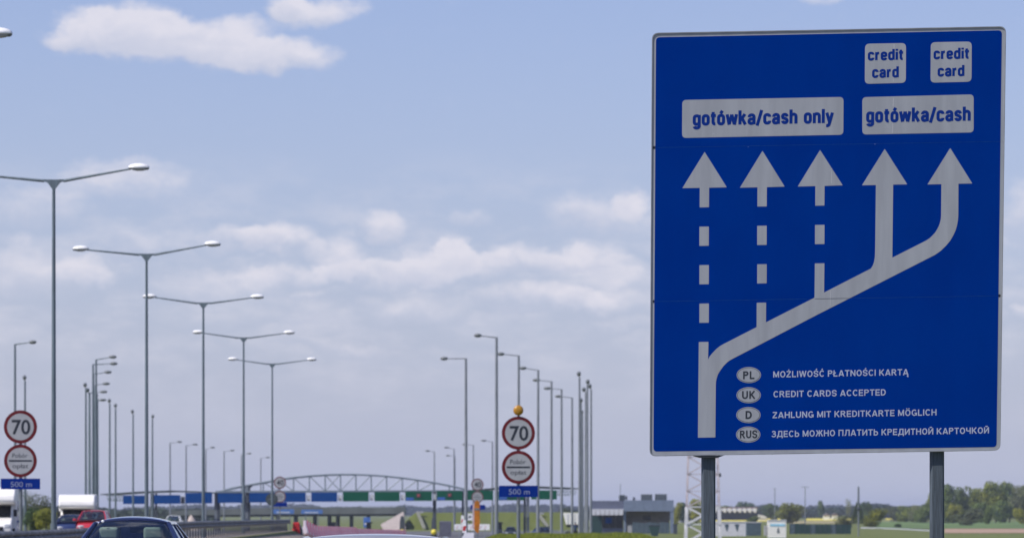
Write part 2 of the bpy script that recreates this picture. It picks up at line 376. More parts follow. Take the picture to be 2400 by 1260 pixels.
    G['Ь'] = (.62,[st(h),[(h,.60),(.34,.60)]+_arc(.34,.34,.28-h,.27,90,-90,10)+[(h,.07)]]); G['Ж'] = (1.0,[[(.5,0),(.5,1)],[(.10,1),(.42,.48)],[(.90,1),(.58,.48)],[(.30,.56),(.05,0)],[(.70,.56),(.95,0)],[(.34,.5),(.66,.5)]])
    G['П'] = (.70,[st(h),st(.70-h),[(0,T),(.70,T)]]); G['Л'] = (.74,[[(.66,0),(.66,1)],[(.22,T),(.68,T)],[(.24,1),(.23,.45),(.16,.12),(.02,.08)]]); G['И'] = (.70,[st(h),st(.70-h),[(h,.06),(.70-h,.94)]])
    G['Й'] = (.70, G['И'][1]+[_arc(.35,1.24,.15,.13,200,340,6)]); G['Ч'] = (.66,[st(.66-h),[(h,1),(h,.66)]+_arc(.27,.62,.19,.17,180,270,6)+[(.60,.47)]])
    return G, t
def stroke_poly(path, t):
    closed = path[0] == path[-1]; P = [Vector(p) for p in path]
    if closed: P = P[:-1]
    n = len(P); L_, R_ = [], []
    for i in range(n):
        a = P[i-1] if (i or closed) else None; c = P[(i+1) % n] if (i < n-1 or closed) else None
        d1 = (P[i]-a).normalized() if a is not None and (P[i]-a).length > 1e-6 else None; d2 = (c-P[i]).normalized() if c is not None and (c-P[i]).length > 1e-6 else None
        d = d1 if d2 is None else d2 if d1 is None else (d1+d2).normalized()
        nn = Vector((-d.y, d.x)); k = 1.0
        if d1 is not None and d2 is not None: k = min(1.6, 1/max(.4, nn.dot(Vector((-d1.y, d1.x)))))
        L_.append(P[i]+nn*t/2*k); R_.append(P[i]-nn*t/2*k)
    q = [(i, (i+1) % n) for i in range(n if closed else n-1)]
    return L_, R_, q
def drawn_text(name, body, x0, x1, y, h, m, parent, off, style='caps', gap=.10, slope=-.0175, lean=-.0085, to=None, space=.34, t=None):
    G, t = glyphs_low() if style == 'low' else glyphs_caps(t or .165)
    to = to or sp; cur = 0; glyph = []
    for ch in body:
        if ch == ' ': cur += space; continue
        w, paths = G[ch]
        glyph.append([[(x+cur, yy) for x, yy in p] for p in paths]); cur += w + gap
    cur -= gap; sx = (x1-x0)/cur
    for segs in glyph:
        b = MB()
        for lay, p in enumerate(segs):
            if (Vector(p[0])-Vector(p[-1])).length < 1e-6: p[-1] = p[0]
            # strokes keep their weight although the word is fitted in width
            L_, R_, q = stroke_poly([(x*sx, yy*h) for x, yy in p], t*(sx*.5+h*.5))
            vs = [to(x0+v.x - v.y*lean, y + slope*v.x - v.y, off + lay*.00023) for v in L_+R_]; n = len(L_)
            for e, (i, j) in enumerate(q):
                b.add([(vx[0], vx[1] - .00003*(e % 7), vx[2]) for vx in (vs[i], vs[j], vs[n+j], vs[n+i])], [(0,1,2,3)])
        b.build(name, m, parent)
# ------------------------------------------------------------------ the big lane sign
D0 = 43.0
SU = D0 / F                                   # metres per drawing unit of the sign
M_galv = mat('galvanised_steel', (.20,.225,.24), .55, metal=.55, var=.16, scale=6, stretch=(6,6,.6), bump=.1)
M_post = mat('weathered_post', (.072,.092,.115), .75, metal=.2, var=.14, scale=9, stretch=(7,7,.5), bump=.25)
M_sheet = mat('grey_sheeting', (.295,.31,.34), .5, var=.05, scale=7, stretch=(1,1,.12), spec=.4)
M_blue = mat('blue_sheeting', (.0,.0275,.222), .55, var=.05, scale=1.6, spec=.0, stretch=(1,1,.5), col2=(.0,.0235,.203))
M_ink = mat('blue_lettering', (.002,.026,.20), .5, var=.02, spec=.1)
M_txt = mat('pale_lettering', (.35,.39,.51), .5, var=.03, spec=.2)
M_black = mat('black_print', (.015,.02,.03), .5, var=.05)
M_alu = mat('aluminium_edge', (.33,.34,.35), .4, metal=.6, var=.1, scale=4)
M_dark = mat('dark_steel', (.03,.035,.04), .5, metal=.3)
sign = thing('lane_sign', 'large blue lane sign on two grey posts with white arrows and credit card plates', 'road sign', (X(1940, D0), D0, 0))
SO = Vector((sign.location.x, D0, 0))
def sp(px, py, off=0.0):                      # drawing coordinates of the sign face -> the sign's own metres
    return ((px - 1940) * SU, -off, EYE + (1200 - py) * SU)
def rrect(tl, tr, br, bl, r, n=6):
    P = [Vector(q) for q in (tl, tr, br, bl)]; out = []
    for i in range(4):
        a, c, b = P[i - 1], P[i], P[(i + 1) % 4]
        p, q = c + (a - c).normalized() * r, c + (b - c).normalized() * r
        for k in range(n + 1):
            t = k / n; out.append(tuple((p*(1-t)+c*t)*(1-t) + (c*(1-t)+q*t)*t))
    return out
def slab(name, pts, off, th, m, parent, bevel=0):
    """outline pts (drawing units) as a plate whose front stands OFF in front of the sign plane"""
    b = MB(); n = len(pts)
    v = [sp(x, y, off) for x, y in pts] + [sp(x, y, off - th) for x, y in pts]
    b.add(v, [tuple(range(n)), tuple(range(2*n-1, n-1, -1))] + [(i, n+i, n+(i+1)%n, (i+1)%n) for i in range(n)])
    return b.build(name, m, parent, bevel=bevel)
def clip(poly, f0, f1):
    """keep the part of a polygon between two slanted joints y=f(x)"""
    def half(poly, f, keep_below):
        out = []
        g = lambda p: (p[1] - f(p[0])) * (1 if keep_below else -1)
        for i in range(len(poly)):
            a, b = poly[i], poly[(i+1) % len(poly)]; ga, gb = g(a), g(b)
            if ga >= 0: out.append(a)
            if ga * gb < 0:
                t = ga / (ga - gb); out.append((a[0]+(b[0]-a[0])*t, a[1]+(b[1]-a[1])*t))
        return out
    return half(half(poly, f0, True), f1, False)
OUT = rrect((1528,77.5), (2358,62), (2344.5,1055), (1522.5,1068.5), 16)
INN = rrect((1537.5,88), (2348,71.5), (2335.5,1046.5), (1531.5,1057), 9)
j1 = lambda x: 346.3 + (x - 1525) * (331.5 - 346.3) / 825
j2 = lambda x: 706.3 + (x - 1525) * (692.6 - 706.3) / 825
bands = [(lambda x: -50, lambda x: j1(x) - .2), (lambda x: j1(x) + .2, lambda x: j2(x) - .2), (lambda x: j2(x) + .2, lambda x: 1300)]
for f0, f1 in bands:
    pan = slab('panel', clip(OUT, f0, f1), 0.0, .022, M_sheet, sign)
    slab('blue_film', clip(INN, lambda x, f=f0: f(x)+.1, lambda x, f=f1: f(x)-.1), .0015, .001, M_blue, pan)
for jf in (j1, j2):
    b = MB(); b.add([sp(1530,jf(1530)-3,-.001), sp(2345,jf(2345)-3,-.001), sp(2345,jf(2345)+3,-.001), sp(1530,jf(1530)+3,-.001)], [(0,1,2,3)]); b.build('joint_backing', mat('joint_backing', (.01,.03,.12), .5), sign, solid=.002)
# raised edge profile round the board
def rim(path, w, off, th, name, m):
    b = MB(); n = len(path); c = Vector((1940, 565))
    ins = [tuple(Vector(p) + (c - Vector(p)).normalized() * w * 1.25) for p in path]
    v = [sp(x, y, off) for x, y in path] + [sp(x, y, off) for x, y in ins] + [sp(x, y, off-th) for x, y in path] + [sp(x, y, off-th) for x, y in ins]
    f = []
    for i in range(n):
        k = (i+1) % n; f += [(i, k, n+k, n+i), (2*n+i, 3*n+i, 3*n+k, 2*n+k), (i, 2*n+i, 2*n+k, k), (n+i, n+k, 3*n+k, 3*n+i)]
    b.add(v, f); return b.build(name, m, sign)
rim(OUT, 2.2, .009, .033, 'edge_profile', M_alu)
PLATES = [('cash_only_plate', [(1599,234.5),(1977,227.5),(1976.5,316),(1598.5,323.5)], 10), ('cash_plate', [(2021,228),(2282,221.5),(2282,310.5),(2021,315.5)], 10),
          ('credit_card_plate', [(2027.5,103),(2123.5,101.3),(2123,194.5),(2026.7,197)], 11), ('credit_card_plate', [(2181.5,99.5),(2277.5,97.8),(2277,191.8),(2180.8,194.2)], 11)]
PL = []
for nm, q, r in PLATES: PL.append(slab(nm, rrect(*q, r), .003, .0016, M_sheet, sign))
# arrows
def arrow(apex, bl, br, sx0, sx1, sb):
    yb = (bl[1] + br[1]) / 2
    return [apex, br, (sx1, yb), (sx1 - .3, sb - .4), (sx0 - .3, sb), (sx0, yb + .3), bl]
for a in (((1651.5,356),(1599,441),(1703.5,439),1640,1662,486), ((1787,353.5),(1734,440),(1839,437.3),1775.3,1797.3,484), ((1922,351.5),(1869.5,437.2),(1975,434.3),1911,1932.5,482)):
    slab('dashed_arrow_head', arrow(*a), .003, .0016, M_sheet, sign)
for x0, x1, ys in ((1639.2,1661.4,((531,576),(621,666),(711,756))), (1774.7,1797,((529,574),(619,664))), (1910.2,1932.4,((527,572),))):
    for a, b in ys: slab('lane_dash', [(x0,a),(x1,a-.4),(x1-.2,b-.4),(x0-.2,b)], .003, .0016, M_sheet, sign)
TREE = [(1635.7,1024.7),(1637.8,800.8),(1660.4,800.5),(1659.5,842),(1663,835),(1669,827.5),(1679,817),(1687,810.5),(1696.8,805),(1773.2,766),(1773.5,709),(1795.6,708.6),(1795.2,754.8),
        (1909,697),(1909.8,617),(1932.2,616.6),(1931.4,685),(2041,629),(2045.5,622),(2048.8,612),(2050.5,602),(2051,590),(2052.8,433.7),(2020,434.3),(2073.5,349),(2126.3,432),(2093.3,432.7),(2091.4,603.4),
        (2170,563.7),(2178.5,558.3),(2185.7,551.4),(2192.3,544),(2197,535.7),(2201,528),(2203.4,520),(2205,513),(2205.7,505.7),(2206.3,431.6),(2173.5,432.3),(2227,347),(2278.8,430),(2246.3,430.6),
        (2246,505.7),(2245,517),(2242.9,528.6),(2239.5,540),(2234.3,551.4),(2227,564),(2217,575.7),(2205,587.5),(2191.4,597),(1991.4,698.6),(1909.8,740),(1717.4,840),(1709.5,844.5),(1702.7,850),(1695,858),(1688,867.8),(1683,876),(1679.8,885.4),(1678.2,893),(1677.7,901.6),(1676.6,1024)]
tree_o = slab('branching_lane_arrow', TREE, .003, .0016, M_sheet, sign)
# seams seen on the white film
def seam(pts, w, name='seam', m=None):
    b = MB()
    for (x0, y0), (x1, y1) in pts:
        d = Vector((x1-x0, y1-y0)).normalized(); n = Vector((-d.y, d.x)) * w / 2
        b.add([sp(x0+n.x, y0+n.y, .0036), sp(x1+n.x, y1+n.y, .0036), sp(x1-n.x, y1-n.y, .0036), sp(x0-n.x, y0-n.y, .0036)], [(0,1,2,3)])
    return b.build(name, m or M_seam, sign, solid=.0006)
M_seam = mat('seam_dark', (.10,.11,.13), .6, var=.1); M_seaml = mat('seam_pale', (.5,.5,.53), .5, var=.1)
seam([((1909,j2(1909)),(1989,j2(1989)))], 1.3)
for s_ in (((2095.5,104),(2095,143)),((2094,168),(2093.5,193)),((2094,230),(2093,250)),((2092.5,285),(2092,312)),((1949,400),(1948.6,430)),((1946,680),(1945.8,716))): seam([s_], .9, 'scratch', M_seaml)
M_chip = mat('bare_aluminium', (.75,.75,.75), .35, metal=.5)
rr = random.Random(3)
for cx, cy, n, s in ((1668,295,9,6),(1683,296,5,4),(1672,318,6,4),(2057,256,3,2.5),(1948,396,4,2.5),(2051,339,2,2),(1754,345,2,1.5)):
    cb = MB()
    for k in range(n):
        x, y = cx + rr.uniform(-s, s), cy + rr.uniform(-s, s); a = rr.uniform(0, 6); l = rr.uniform(.8, 2.4)
        cb.add([sp(x, y, .0037), sp(x+l*math.cos(a), y+l*math.sin(a), .0037), sp(x+.7*math.cos(a+1.5), y+.7*math.sin(a+1.5), .0037)], [(0,1,2)])
    cb.build('paint_chip', M_chip, sign, solid=.0006)['kind'] = 'stuff'
# country ovals
for k, (cx, cy) in enumerate(((1755,878),(1754.6,925.2),(1754,971.6),(1753.6,1017.4))):
    E = lambda a, b: [(cx + a*math.cos(t*math.pi/18), cy + b*math.sin(t*math.pi/18)) for t in range(36)]
    o1 = slab('oval', E(28.6, 18.8), .0026, .001, M_sheet, sign)
    slab('oval_ring', E(27, 17.3), .0030, .0008, M_black, o1); slab('oval_face', E(25.9, 16.3), .0034, .0008, M_sheet, o1)
def text_mesh(body, offset=0.0):
    cu = bpy.data.curves.new('lettering', 'FONT'); cu.body = body; cu.offset = offset; cu.resolution_u = 3
    o = bpy.data.objects.new('lettering', cu); C.objects.link(o)
    bpy.context.view_layer.update()
    dg = bpy.context.evaluated_depsgraph_get()
    me = bpy.data.meshes.new_from_object(o.evaluated_get(dg)); bpy.data.objects.remove(o); bpy.data.curves.remove(cu)
    return me
def hcap(ch='H', offset=0.0):
    me = text_mesh(ch, offset); ys = [v.co.y for v in me.vertices]; return min(ys), max(ys)
def lettering(name, body, x0, x1, y, h, m, parent, off, offset=0.0, ref='H', slope=-.0175, to=sp, lean=-.0085, k=1.0):
    """text fitted between x0 and x1 with its baseline at y (left end) and reference glyph height h, in drawing units"""
    me = text_mesh(body, offset); lo, hi = hcap(ref, offset)
    if ref == 'H': lo = 0
    xs = [v.co.x for v in me.vertices]; a, b = min(xs), max(xs)
    sx = (x1 - x0) / (b - a); sy = h / (hi - lo)
    for v in me.vertices:
        px = x0 + (v.co.x - a) * sx; up = (v.co.y - (lo if ref not in ('H',) else 0) * 0) * sy
        v.co = to(px - up * lean, y + slope * (px - x0) - up, off)
    me.name = name; me.materials.clear(); me.materials.append(m)
    o = bpy.data.objects.new(name, me); C.objects.link(o); o.parent = parent; return o
drawn_text('letter', 'gotówka/cash only', 1623.8, 1952.4, 294.0, 33, M_ink, PL[0], .0040, 'low', .085, space=.36)
drawn_text('letter', 'gotówka/cash', 2030.3, 2274.4, 287.2, 33, M_ink, PL[1], .0040, 'low', .085)
drawn_text('letter', 'credit', 2034, 2116.7, 141.8, 25.5, M_ink, PL[2], .0040, 'low', .085)
drawn_text('letter', 'card', 2044, 2106, 182.4, 25.5, M_ink, PL[2], .0040, 'low', .085)
drawn_text('letter', 'credit', 2188, 2271, 139, 25.5, M_ink, PL[3], .0040, 'low', .085)
drawn_text('letter', 'card', 2197.6, 2259.8, 179.3, 25.5, M_ink, PL[3], .0040, 'low', .085)
for s_, a_, b_, c_ in (('MOŻLIWOŚĆ PŁATNOŚCI KARTĄ', 1812, 2129, 884.0), ('CREDIT CARDS ACCEPTED', 1812.5, 2076, 930.3), ('ZAHLUNG MIT KREDITKARTE MÖGLICH', 1810.5, 2195, 979.2), ('ЗДЕСЬ МОЖНО ПЛАТИТЬ КРЕДИТНОЙ КАРТОЧКОЙ', 1808.5, 2317.8, 1023.6)):
    drawn_text('letter', s_, a_, b_, c_, 14.6, M_txt, sign, .0030, 'caps', .13)
for s_, a_, b_, c_ in (('PL',1741.5,1768,888.0),('UK',1739,1769.8,934.2),('D',1747,1762,980.8),('RUS',1734,1774.5,1026.5)):
    drawn_text('letter', s_, a_, b_, c_, 18.5, M_black, sign, .0044, 'caps', .15, t=.19)
# posts, rails and brackets
for px, w in ((1661.5, 32.5), (2198.5, 32.5)):
    b = MB(); x = (px - 1940) * SU; r = w * SU / 2
    prof = [(x - r, D0*0 + .06), (x - r*.82, .03), (x + r*.82, .03), (x + r, .06), (x + r, .17), (x - r, .17)]
    prof = [(x-r,.075),(x-r*.75,.045),(x+r*.75,.045),(x+r,.075),(x+r,.16),(x+r*.75,.19),(x-r*.75,.19),(x-r,.16)]
    b.prism(prof, 'z', -.3, EYE + (1200-100)*SU); b.build('post', M_post, sign)
for k, py in enumerate((150, 300, 380, 650, 740, 1000)):
    b = MB(); b.box(-395*SU, 385*SU, .024, .044, sp(0,py)[2]-.03, sp(0,py)[2]+.03); b.build('support_rail', M_galv, sign)
b = MB(); x = (1661.5-1940)*SU
b.prism([(x-.155, sp(0,1067)[2]), (x+.155, sp(0,1066)[2]), (x+.09, sp(0,1071.5)[2]), (x-.085, sp(0,1071.5)[2])], 'y', -.005, .2)
b.build('bracket', M_dark, sign)
b = MB()
for k in range(7): 
    xx = -380*SU + k * 125 * SU; zz = EYE + (1200-1067+ (xx/SU+415)*.0165)*SU; b.box(xx-.006, xx+.006, .0, .012, zz-.008, zz-.0)
b.build('drain_lip', M_dark, sign)

# ------------------------------------------------------------------ round speed signs on posts
M_red = mat('red_film', (.12,.010,.014), .5, var=.1, spec=.2); M_redd = mat('faded_red_film', (.15,.07,.08), .6, var=.1)
M_face = mat('white_film', (.33,.34,.36), .5, var=.04)
M_blue2 = mat('plate_blue', (.001,.022,.20), .5, var=.05, spec=.05)
M_amber = mat('amber_lens', (.42,.21,.006), .3, var=.3, scale=14, col2=(.33,.15,.01))
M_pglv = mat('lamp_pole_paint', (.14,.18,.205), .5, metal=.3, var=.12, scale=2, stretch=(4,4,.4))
M_plight = mat('galvanised_pole', (.24,.26,.285), .5, metal=.35, var=.12, scale=2, stretch=(4,4,.4))  # pale grey; on the far masts it also carries their haze fading
M_txt2 = mat('faded_lettering', (.26,.30,.42), .6)
def disc(b, cx, z, r, y0, y1, n=40): return b.prism([(cx + r*math.cos(2*math.pi*i/n), z + r*math.sin(2*math.pi*i/n)) for i in range(n)], 'y', y0, y1)
def local_to(cx, cz, s):     # drawing in metres about a centre
    return lambda px, py, off: (px, -off, -py)
def speed_sign(num, cx, d, y1, r1, y2, r2, plate, amber, label, ring=M_red, plate_txt='500 m'):
    s = d / F; x = X(cx, d); g = gz(x, d)
    t = thing('speed_limit_sign', label, 'road sign', (x, d, g), group=None)
    b = MB(); b.tube((0, .07, -.3), (0, .07, Z(y1, d) - g + r1*s*.6 + (.5*0)), .055, n=10); b.build('post', M_galv, t)
    for k, (py, r) in enumerate(((y1, r1), (y2, r2))):
        z = Z(py, d) - g; rad = r * s
        o = disc(MB(), 0, z, rad, -.012, .02).build('round_sign_ring', ring, t)
        disc(MB(), 0, z, rad * .80, -.0165, -.011).build('round_sign_face', M_face, o)
        P = lambda px, py_, off: (px, -off, -py_)
        if k == 0:
            h = rad * .86
            lettering('lettering', num, -rad*.52, rad*.60, -(z - h*.50), h, M_black, o, .019, .02, 'H', 0, P, 0)
        else:
            MB().box(-rad*.70, rad*.70, -.021, -.016, z-rad*.045, z+rad*.055).build('bar', M_black, o)
            lettering('lettering', 'Pobór', -rad*.50, rad*.44, -(z + rad*.19), rad*.27, M_black, o, .019, 0, 'H', 0, P, 0)
            lettering('lettering', 'opłat', -rad*.48, rad*.48, -(z - rad*.44), rad*.27, M_black, o, .019, 0, 'H', 0, P, 0)
    x0, x1, ya, yb = plate
    x0, x1 = (x0-cx)*s, (x1-cx)*s; za, zb = Z(ya, d)-g, Z(yb, d)-g
    o = MB().box(x0, x1, -.012, .02, zb, za).build('distance_plate', M_blue2, t)
    if plate_txt:
        h = (za - zb)
        lettering('lettering', plate_txt, x0+(x1-x0)*.25, x0+(x1-x0)*.79, -(zb + h*.22), h*.48, M_txt2, o, .016, -.004, 'H', 0, lambda a, b_, c: (a, -c, -b_), 0)
    if amber:
        z = Z(961, d) - g; b = MB(); b.ell((0, -.02, z), (12*s, .07, 12*s), 20, 10); b.build('warning_light', M_amber, t, smooth=True)
        MB().tube((0, .03, z-12*s-.05), (0, .03, z), .03).build('light_bracket', M_redd, t)
    return t
speed_sign('70', 1215, 133, 1014, 39, 1094, 39, (1169.5,1260.5,1137,1163.5), True, 'round 70 sign with amber lamp on top above 500 m plate')
speed_sign('70', 48, 134, 999.5, 39, 1079, 38.5, (2,94,1120.5,1145.5), False, 'round 70 sign without lamp above 500 m plate by campers')
speed_sign('40', 656, 360, 1130, 14.5, 1163, 14, (638,673,1176,1186), False, 'small round 40 sign seen over blue toll boards, beside last double lamp', M_redd, None)
speed_sign('40', 1119, 362, 1134.5, 14.5, 1164, 14, (1103,1137,1182,1193), False, 'small round 40 sign above the orange marker, seen against green boards', M_redd, None)
# the back of a sign for the other direction
x = X(637, 345); g = gz(x, 345)
t = thing('round_sign_back', 'dark back of round sign beside the small 40 sign', 'road sign', (x, 345, g))
MB().tube((0,0,-.3), (0,0,Z(1169,345)-g), .05).build('post', M_galv, t)
disc(MB(), 0, Z(1169,345)-g, 14.5*345/F, -.09, -.06).build('disc', mat('sign_back', (.045,.06,.065), .6), t)
b = MB(); b.box(-.3,.3,-.115,-.09,Z(1169,345)-g-.02,Z(1169,345)-g+.03); b.build('mounting_bar', M_galv, t)

# ------------------------------------------------------------------ double arm lamps on the median
M_lamp = mat('lamp_housing_white', (.80,.80,.80), .35, var=.04, coat=.3)
M_lamph = mat('lamp_glass_grey', (.30,.32,.33), .25, var=.1)
M_lampd = mat('lamp_housing_grey', (.13,.145,.15), .5, var=.1)
DL = [(97, None), (135, 126), (174, 343.5), (213, 476.5), (252, 571), (291, 638)]
ORD = ['nearest, at the left edge with only one lamp head showing', 'tallest, whose left head is cut off by the frame', 'second tallest, right of the tallest', 'third tallest, over the blue car', 'fourth tallest, left of the small 40 sign', 'shortest, just left of the small 40 sign']
HL = [None, 425.5, 598, 711.5, 792.5, 853.5]
def double_lamp(h, rise=(.32, .32)):
    t = thing('double_street_lamp', 'x', 'street lamp')
    b = MB(); b.tube((0,0,0), (0,0,h), .085, .05, 12); b.tube((0,0,-.1),(0,0,.9),.11,.11,12); b.build('pole', M_pglv, t, smooth=True)
    b = MB(); b.prism([(-.34,h+.015),(-.32,h+.07),(0,h+.06),(.32,h+.07),(.34,h+.015),(.20,h-.03),(.05,h-.23),(-.05,h-.23),(-.20,h-.03)], 'y', -.045, .045)
    b.build('bracket', M_pglv, t)
    for s, rs in ((-1, rise[0]), (1, rise[1])):
        a = MB(); a.tube((s*.3, 0, h+.02), (s*2.42, 0, h+rs), .048, .028, 8); ar = a.build('arm', M_pglv, t, smooth=True)
        hd = MB(); hd.ell((s*2.66, 0, h+rs+.04), (.34, .18, .135), 20, 10, 0, -.15); hd.build('lamp_housing', M_lamp, ar, smooth=True).rotation_euler = (0,0,0)
        gl = MB(); gl.ell((s*2.68, 0, h+rs+.03), (.29, .15, .10), 16, 8); gl.build('lamp_glass', M_lamph, ar, smooth=True)
        e = MB(); e.ell((s*2.90, 0, h+rs+.02), (.095, .10, .06), 12, 8); e.build('end_cap', M_lampd, ar, smooth=True)
    return t
proto = None
for i, ((d, px), hy) in enumerate(zip(DL, HL)):
    x = -14.24 if px is None else X(px, d); g = gz(x, d)
    hh = 11.86 - .0
    if hy: hh = Z(hy, d) - g
    else: hh = Z(118, d) - g
    t = double_lamp(hh, ((.20, .34), (.22, .40), (.22, .41))[i] if i < 3 else (.32, .30))
    t.location = (x, d, g); t['group'] = 'double lamps on the median'
    t['label'] = 'double arm street lamp, ' + ORD[i]
# ------------------------------------------------------------------ single arm masts
def mast(name_, px, ytop, headx, heady, label, H, r=.11):
    d = 400.0
    for _ in range(12): d = (H + gz(X(px, d), d) - EYE) * F / (1200 - ytop)
    x = X(px, d); g = gz(x, d); s = d / F
    t = thing('street_lamp', label, 'street lamp', (x, d, g), group=name_)
    lighty = M_plight if ytop > 1000 or px > 1000 else M_pglv  # far masts take the paler tone, haze put into their colour
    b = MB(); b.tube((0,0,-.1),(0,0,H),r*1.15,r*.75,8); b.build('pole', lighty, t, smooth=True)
    if headx is not None:
        L = (headx - px) * s; dz = (ytop - heady) * s; sg = 1 if L > 0 else -1
        hl = min(.75, 15*s)
        a = MB(); a.tube((0,0,H-.02),(L - sg*hl*.4, 0, H+dz), .05, .035, 6); ar = a.build('arm', lighty, t)
        hd = MB(); hd.ell((L - sg*hl*.1, 0, H+dz+.02), (hl*.62, .2, .155), 12, 8); hd.build('lamp_head', M_lampd, ar, smooth=True)
    else:
        a = MB(); a.tube((0,0,H),(0,-1.1,H+.25), .05, .035, 6); ar = a.build('arm', lighty, t)
        hd = MB(); hd.ell((.05*(heady or 0), -1.45, H+.3), (.2, .5, .24), 10, 8); hd.build('lamp_head', M_lampd, ar, smooth=True)
    t.rotation_euler = (0, R(random.uniform(-.12, .12)), R(random.uniform(-6, 6)))
    return t
GL_ = 'single arm lamps along the left carriageway'; GR_ = 'single arm lamps along the right carriageway'; GF = 'far lamps beyond the toll plaza'; GE = 'masts with end-on lamp heads'
LM = [(35.5,806,79,802,'single lamp mast behind left 70 sign, arm pointing right'),
 (225,842,266,836.5,'left lamp mast with the topmost head of its cluster'), (218,853,268,852,'left lamp mast with second head from top of its cluster'),
 (219.5,876,255,872,'left lamp mast with third head from top of its cluster'), (224,901,251,899,'left lamp mast with fourth head from top of its cluster'),
 (211,920,245,918,'left lamp mast with fifth head from top of its cluster'), (227,940,242,937,'left lamp mast with lowest sideways head of its cluster')]
for a in LM: mast(GL_, *a, H=15)
RM = [(1092.5,839,1040,840,'right lamp mast nearest the arch end, standing apart left of the stepped row'), (1163.5,790,1118,786.5,'tallest lamp mast left of right 70 sign'),
 (1215.5,832.5,1172,829.5,'lamp mast rising directly behind the amber warning light'), (1260.5,866.5,1223,862.5,'first lamp mast right of right 70 sign'),
 (1292,893,1255,890.5,'second lamp mast right of right 70 sign'), (1316.5,911.5,1282,909.5,'third lamp mast right of right 70 sign'), (1341,931,1308,928.5,'fourth lamp mast right of right 70 sign')]
for a in RM: mast(GR_, *a, H=15, r=.13)
EM = [(59,892,'end-on mast behind left 70 sign'),(201,909,'leftmost of the end-on masts left of second double lamp'),(209,921,'second end-on mast in the left cluster'),(229,933,'end-on mast at right edge of the left cluster'),
 (257,945,'first thin end-on mast right of left cluster'),(271,956,'second thin end-on mast right of left cluster'),(312,970,'thin end-on mast just left of second double lamp'),(357,981,'thin end-on mast just right of second double lamp'),
 (1358.5,884,'tallest end-on mast in right bundle'),(1376.5,902,'second tallest end-on mast in right bundle'),(1385,912,'rightmost end-on mast in right bundle'),(1372,920,'end-on mast with low head in right bundle'),(1362,944,'short end-on mast in right bundle'),(1365.5,971,'shortest end-on mast in right bundle')]
for px, yt, lb in EM: mast(GE, px, yt, None, 2 if px < 700 else -2, lb, 15, r=.12)
FM = [(399,1037,422,1035,'far lamp left of third double lamp, first from left'),(436,1043,458,1041,'far lamp just left of third double lamp'),(482,1052,499,1048,'far lamp just right of third double lamp'),(525,1057,545,1055,'far lamp midway between third and fourth double lamps'),
 (566,1065,585,1062,'far lamp hidden behind fourth double lamp, head showing right'),(611,1073,628,1071,'far lamp between fourth and last double lamps'),(1018,1057.5,1001,1056,'far lamp above the green boards, leftmost on right side'),(1064.5,1051,1046,1048,'far lamp left of first tall right mast, upper head'),
 (1066,1068,1049,1067,'far lamp left of first tall right mast, lower head'),(1109,1042,1088,1041,'far lamp above right small 40 sign'),(1154,1034,1133,1032,'far lamp just left of right 70 sign')]
for a in FM: mast(GF, *a, H=15, r=.14)
# ------------------------------------------------------------------ guardrail on the median
M_rail = mat('guardrail_zinc', (.17,.175,.185), .65, metal=.3, var=.25, scale=1.5)
y0, y1 = 85, 298
t = thing('guardrail', 'long grey steel guardrail along the median gravel, curving past the double lamps', 'guardrail', (xm(y0)+1.0, y0, gz(xm(y0)+1.0, y0)))
TO = Vector(t.location)
def rx(y): return xm(y) + .95
RT = [(85,1.04),(128,1.03),(190,1.14),(245,1.10),(298,1.06)]
def rail_strip(zlo, prof, name):
    ys = [y0 + (y1 - y0) * i / 60 for i in range(61)]
    b = MB(); n = len(prof)
    for y in ys:
        for dx, dz in prof: b.v.append((rx(y)+dx-TO.x, y-TO.y, interp(RT, y)-.1+zlo+dz-TO.z))
    for j in range(len(ys)-1):
        for i in range(n): b.f.append((j*n+i, j*n+(i+1)%n, (j+1)*n+(i+1)%n, (j+1)*n+i)); b.mi.append(0)
    return b.build(name, M_rail, t)
wb = [(0,0),(.06,-.05),(.06,-.10),(0,-.15),(.06,-.20),(.06,-.25),(0,-.30),(-.01,-.30),(.05,-.25),(.05,-.20),(-.01,-.15),(.05,-.10),(.05,-.05),(-.01,0)]
rail_strip(.08, wb, 'upper_beam'); 
rail_strip(.02, [(a - .42, b_) for a, b_ in wb], 'rear_beam')
b0 = MB(); b0.box(-.035,.035,-.05,.05,-.35,.78); b0.add(*([(-.035,-.05,.5),(-.3,-.05,.55),(-.3,.05,.55),(-.035,.05,.5)], [(0,1,2,3)]))
pm = b0.build('guardrail_post', M_rail, t); first = True
yy = y0 + 1
while yy < y1:
    p = pm if first else pm.copy()
    if not first: C.objects.link(p)
    first = False
    p.location = (rx(yy)-.12-TO.x, yy-TO.y, interp(RT, yy)-.1-.74-TO.z); yy += 2.0
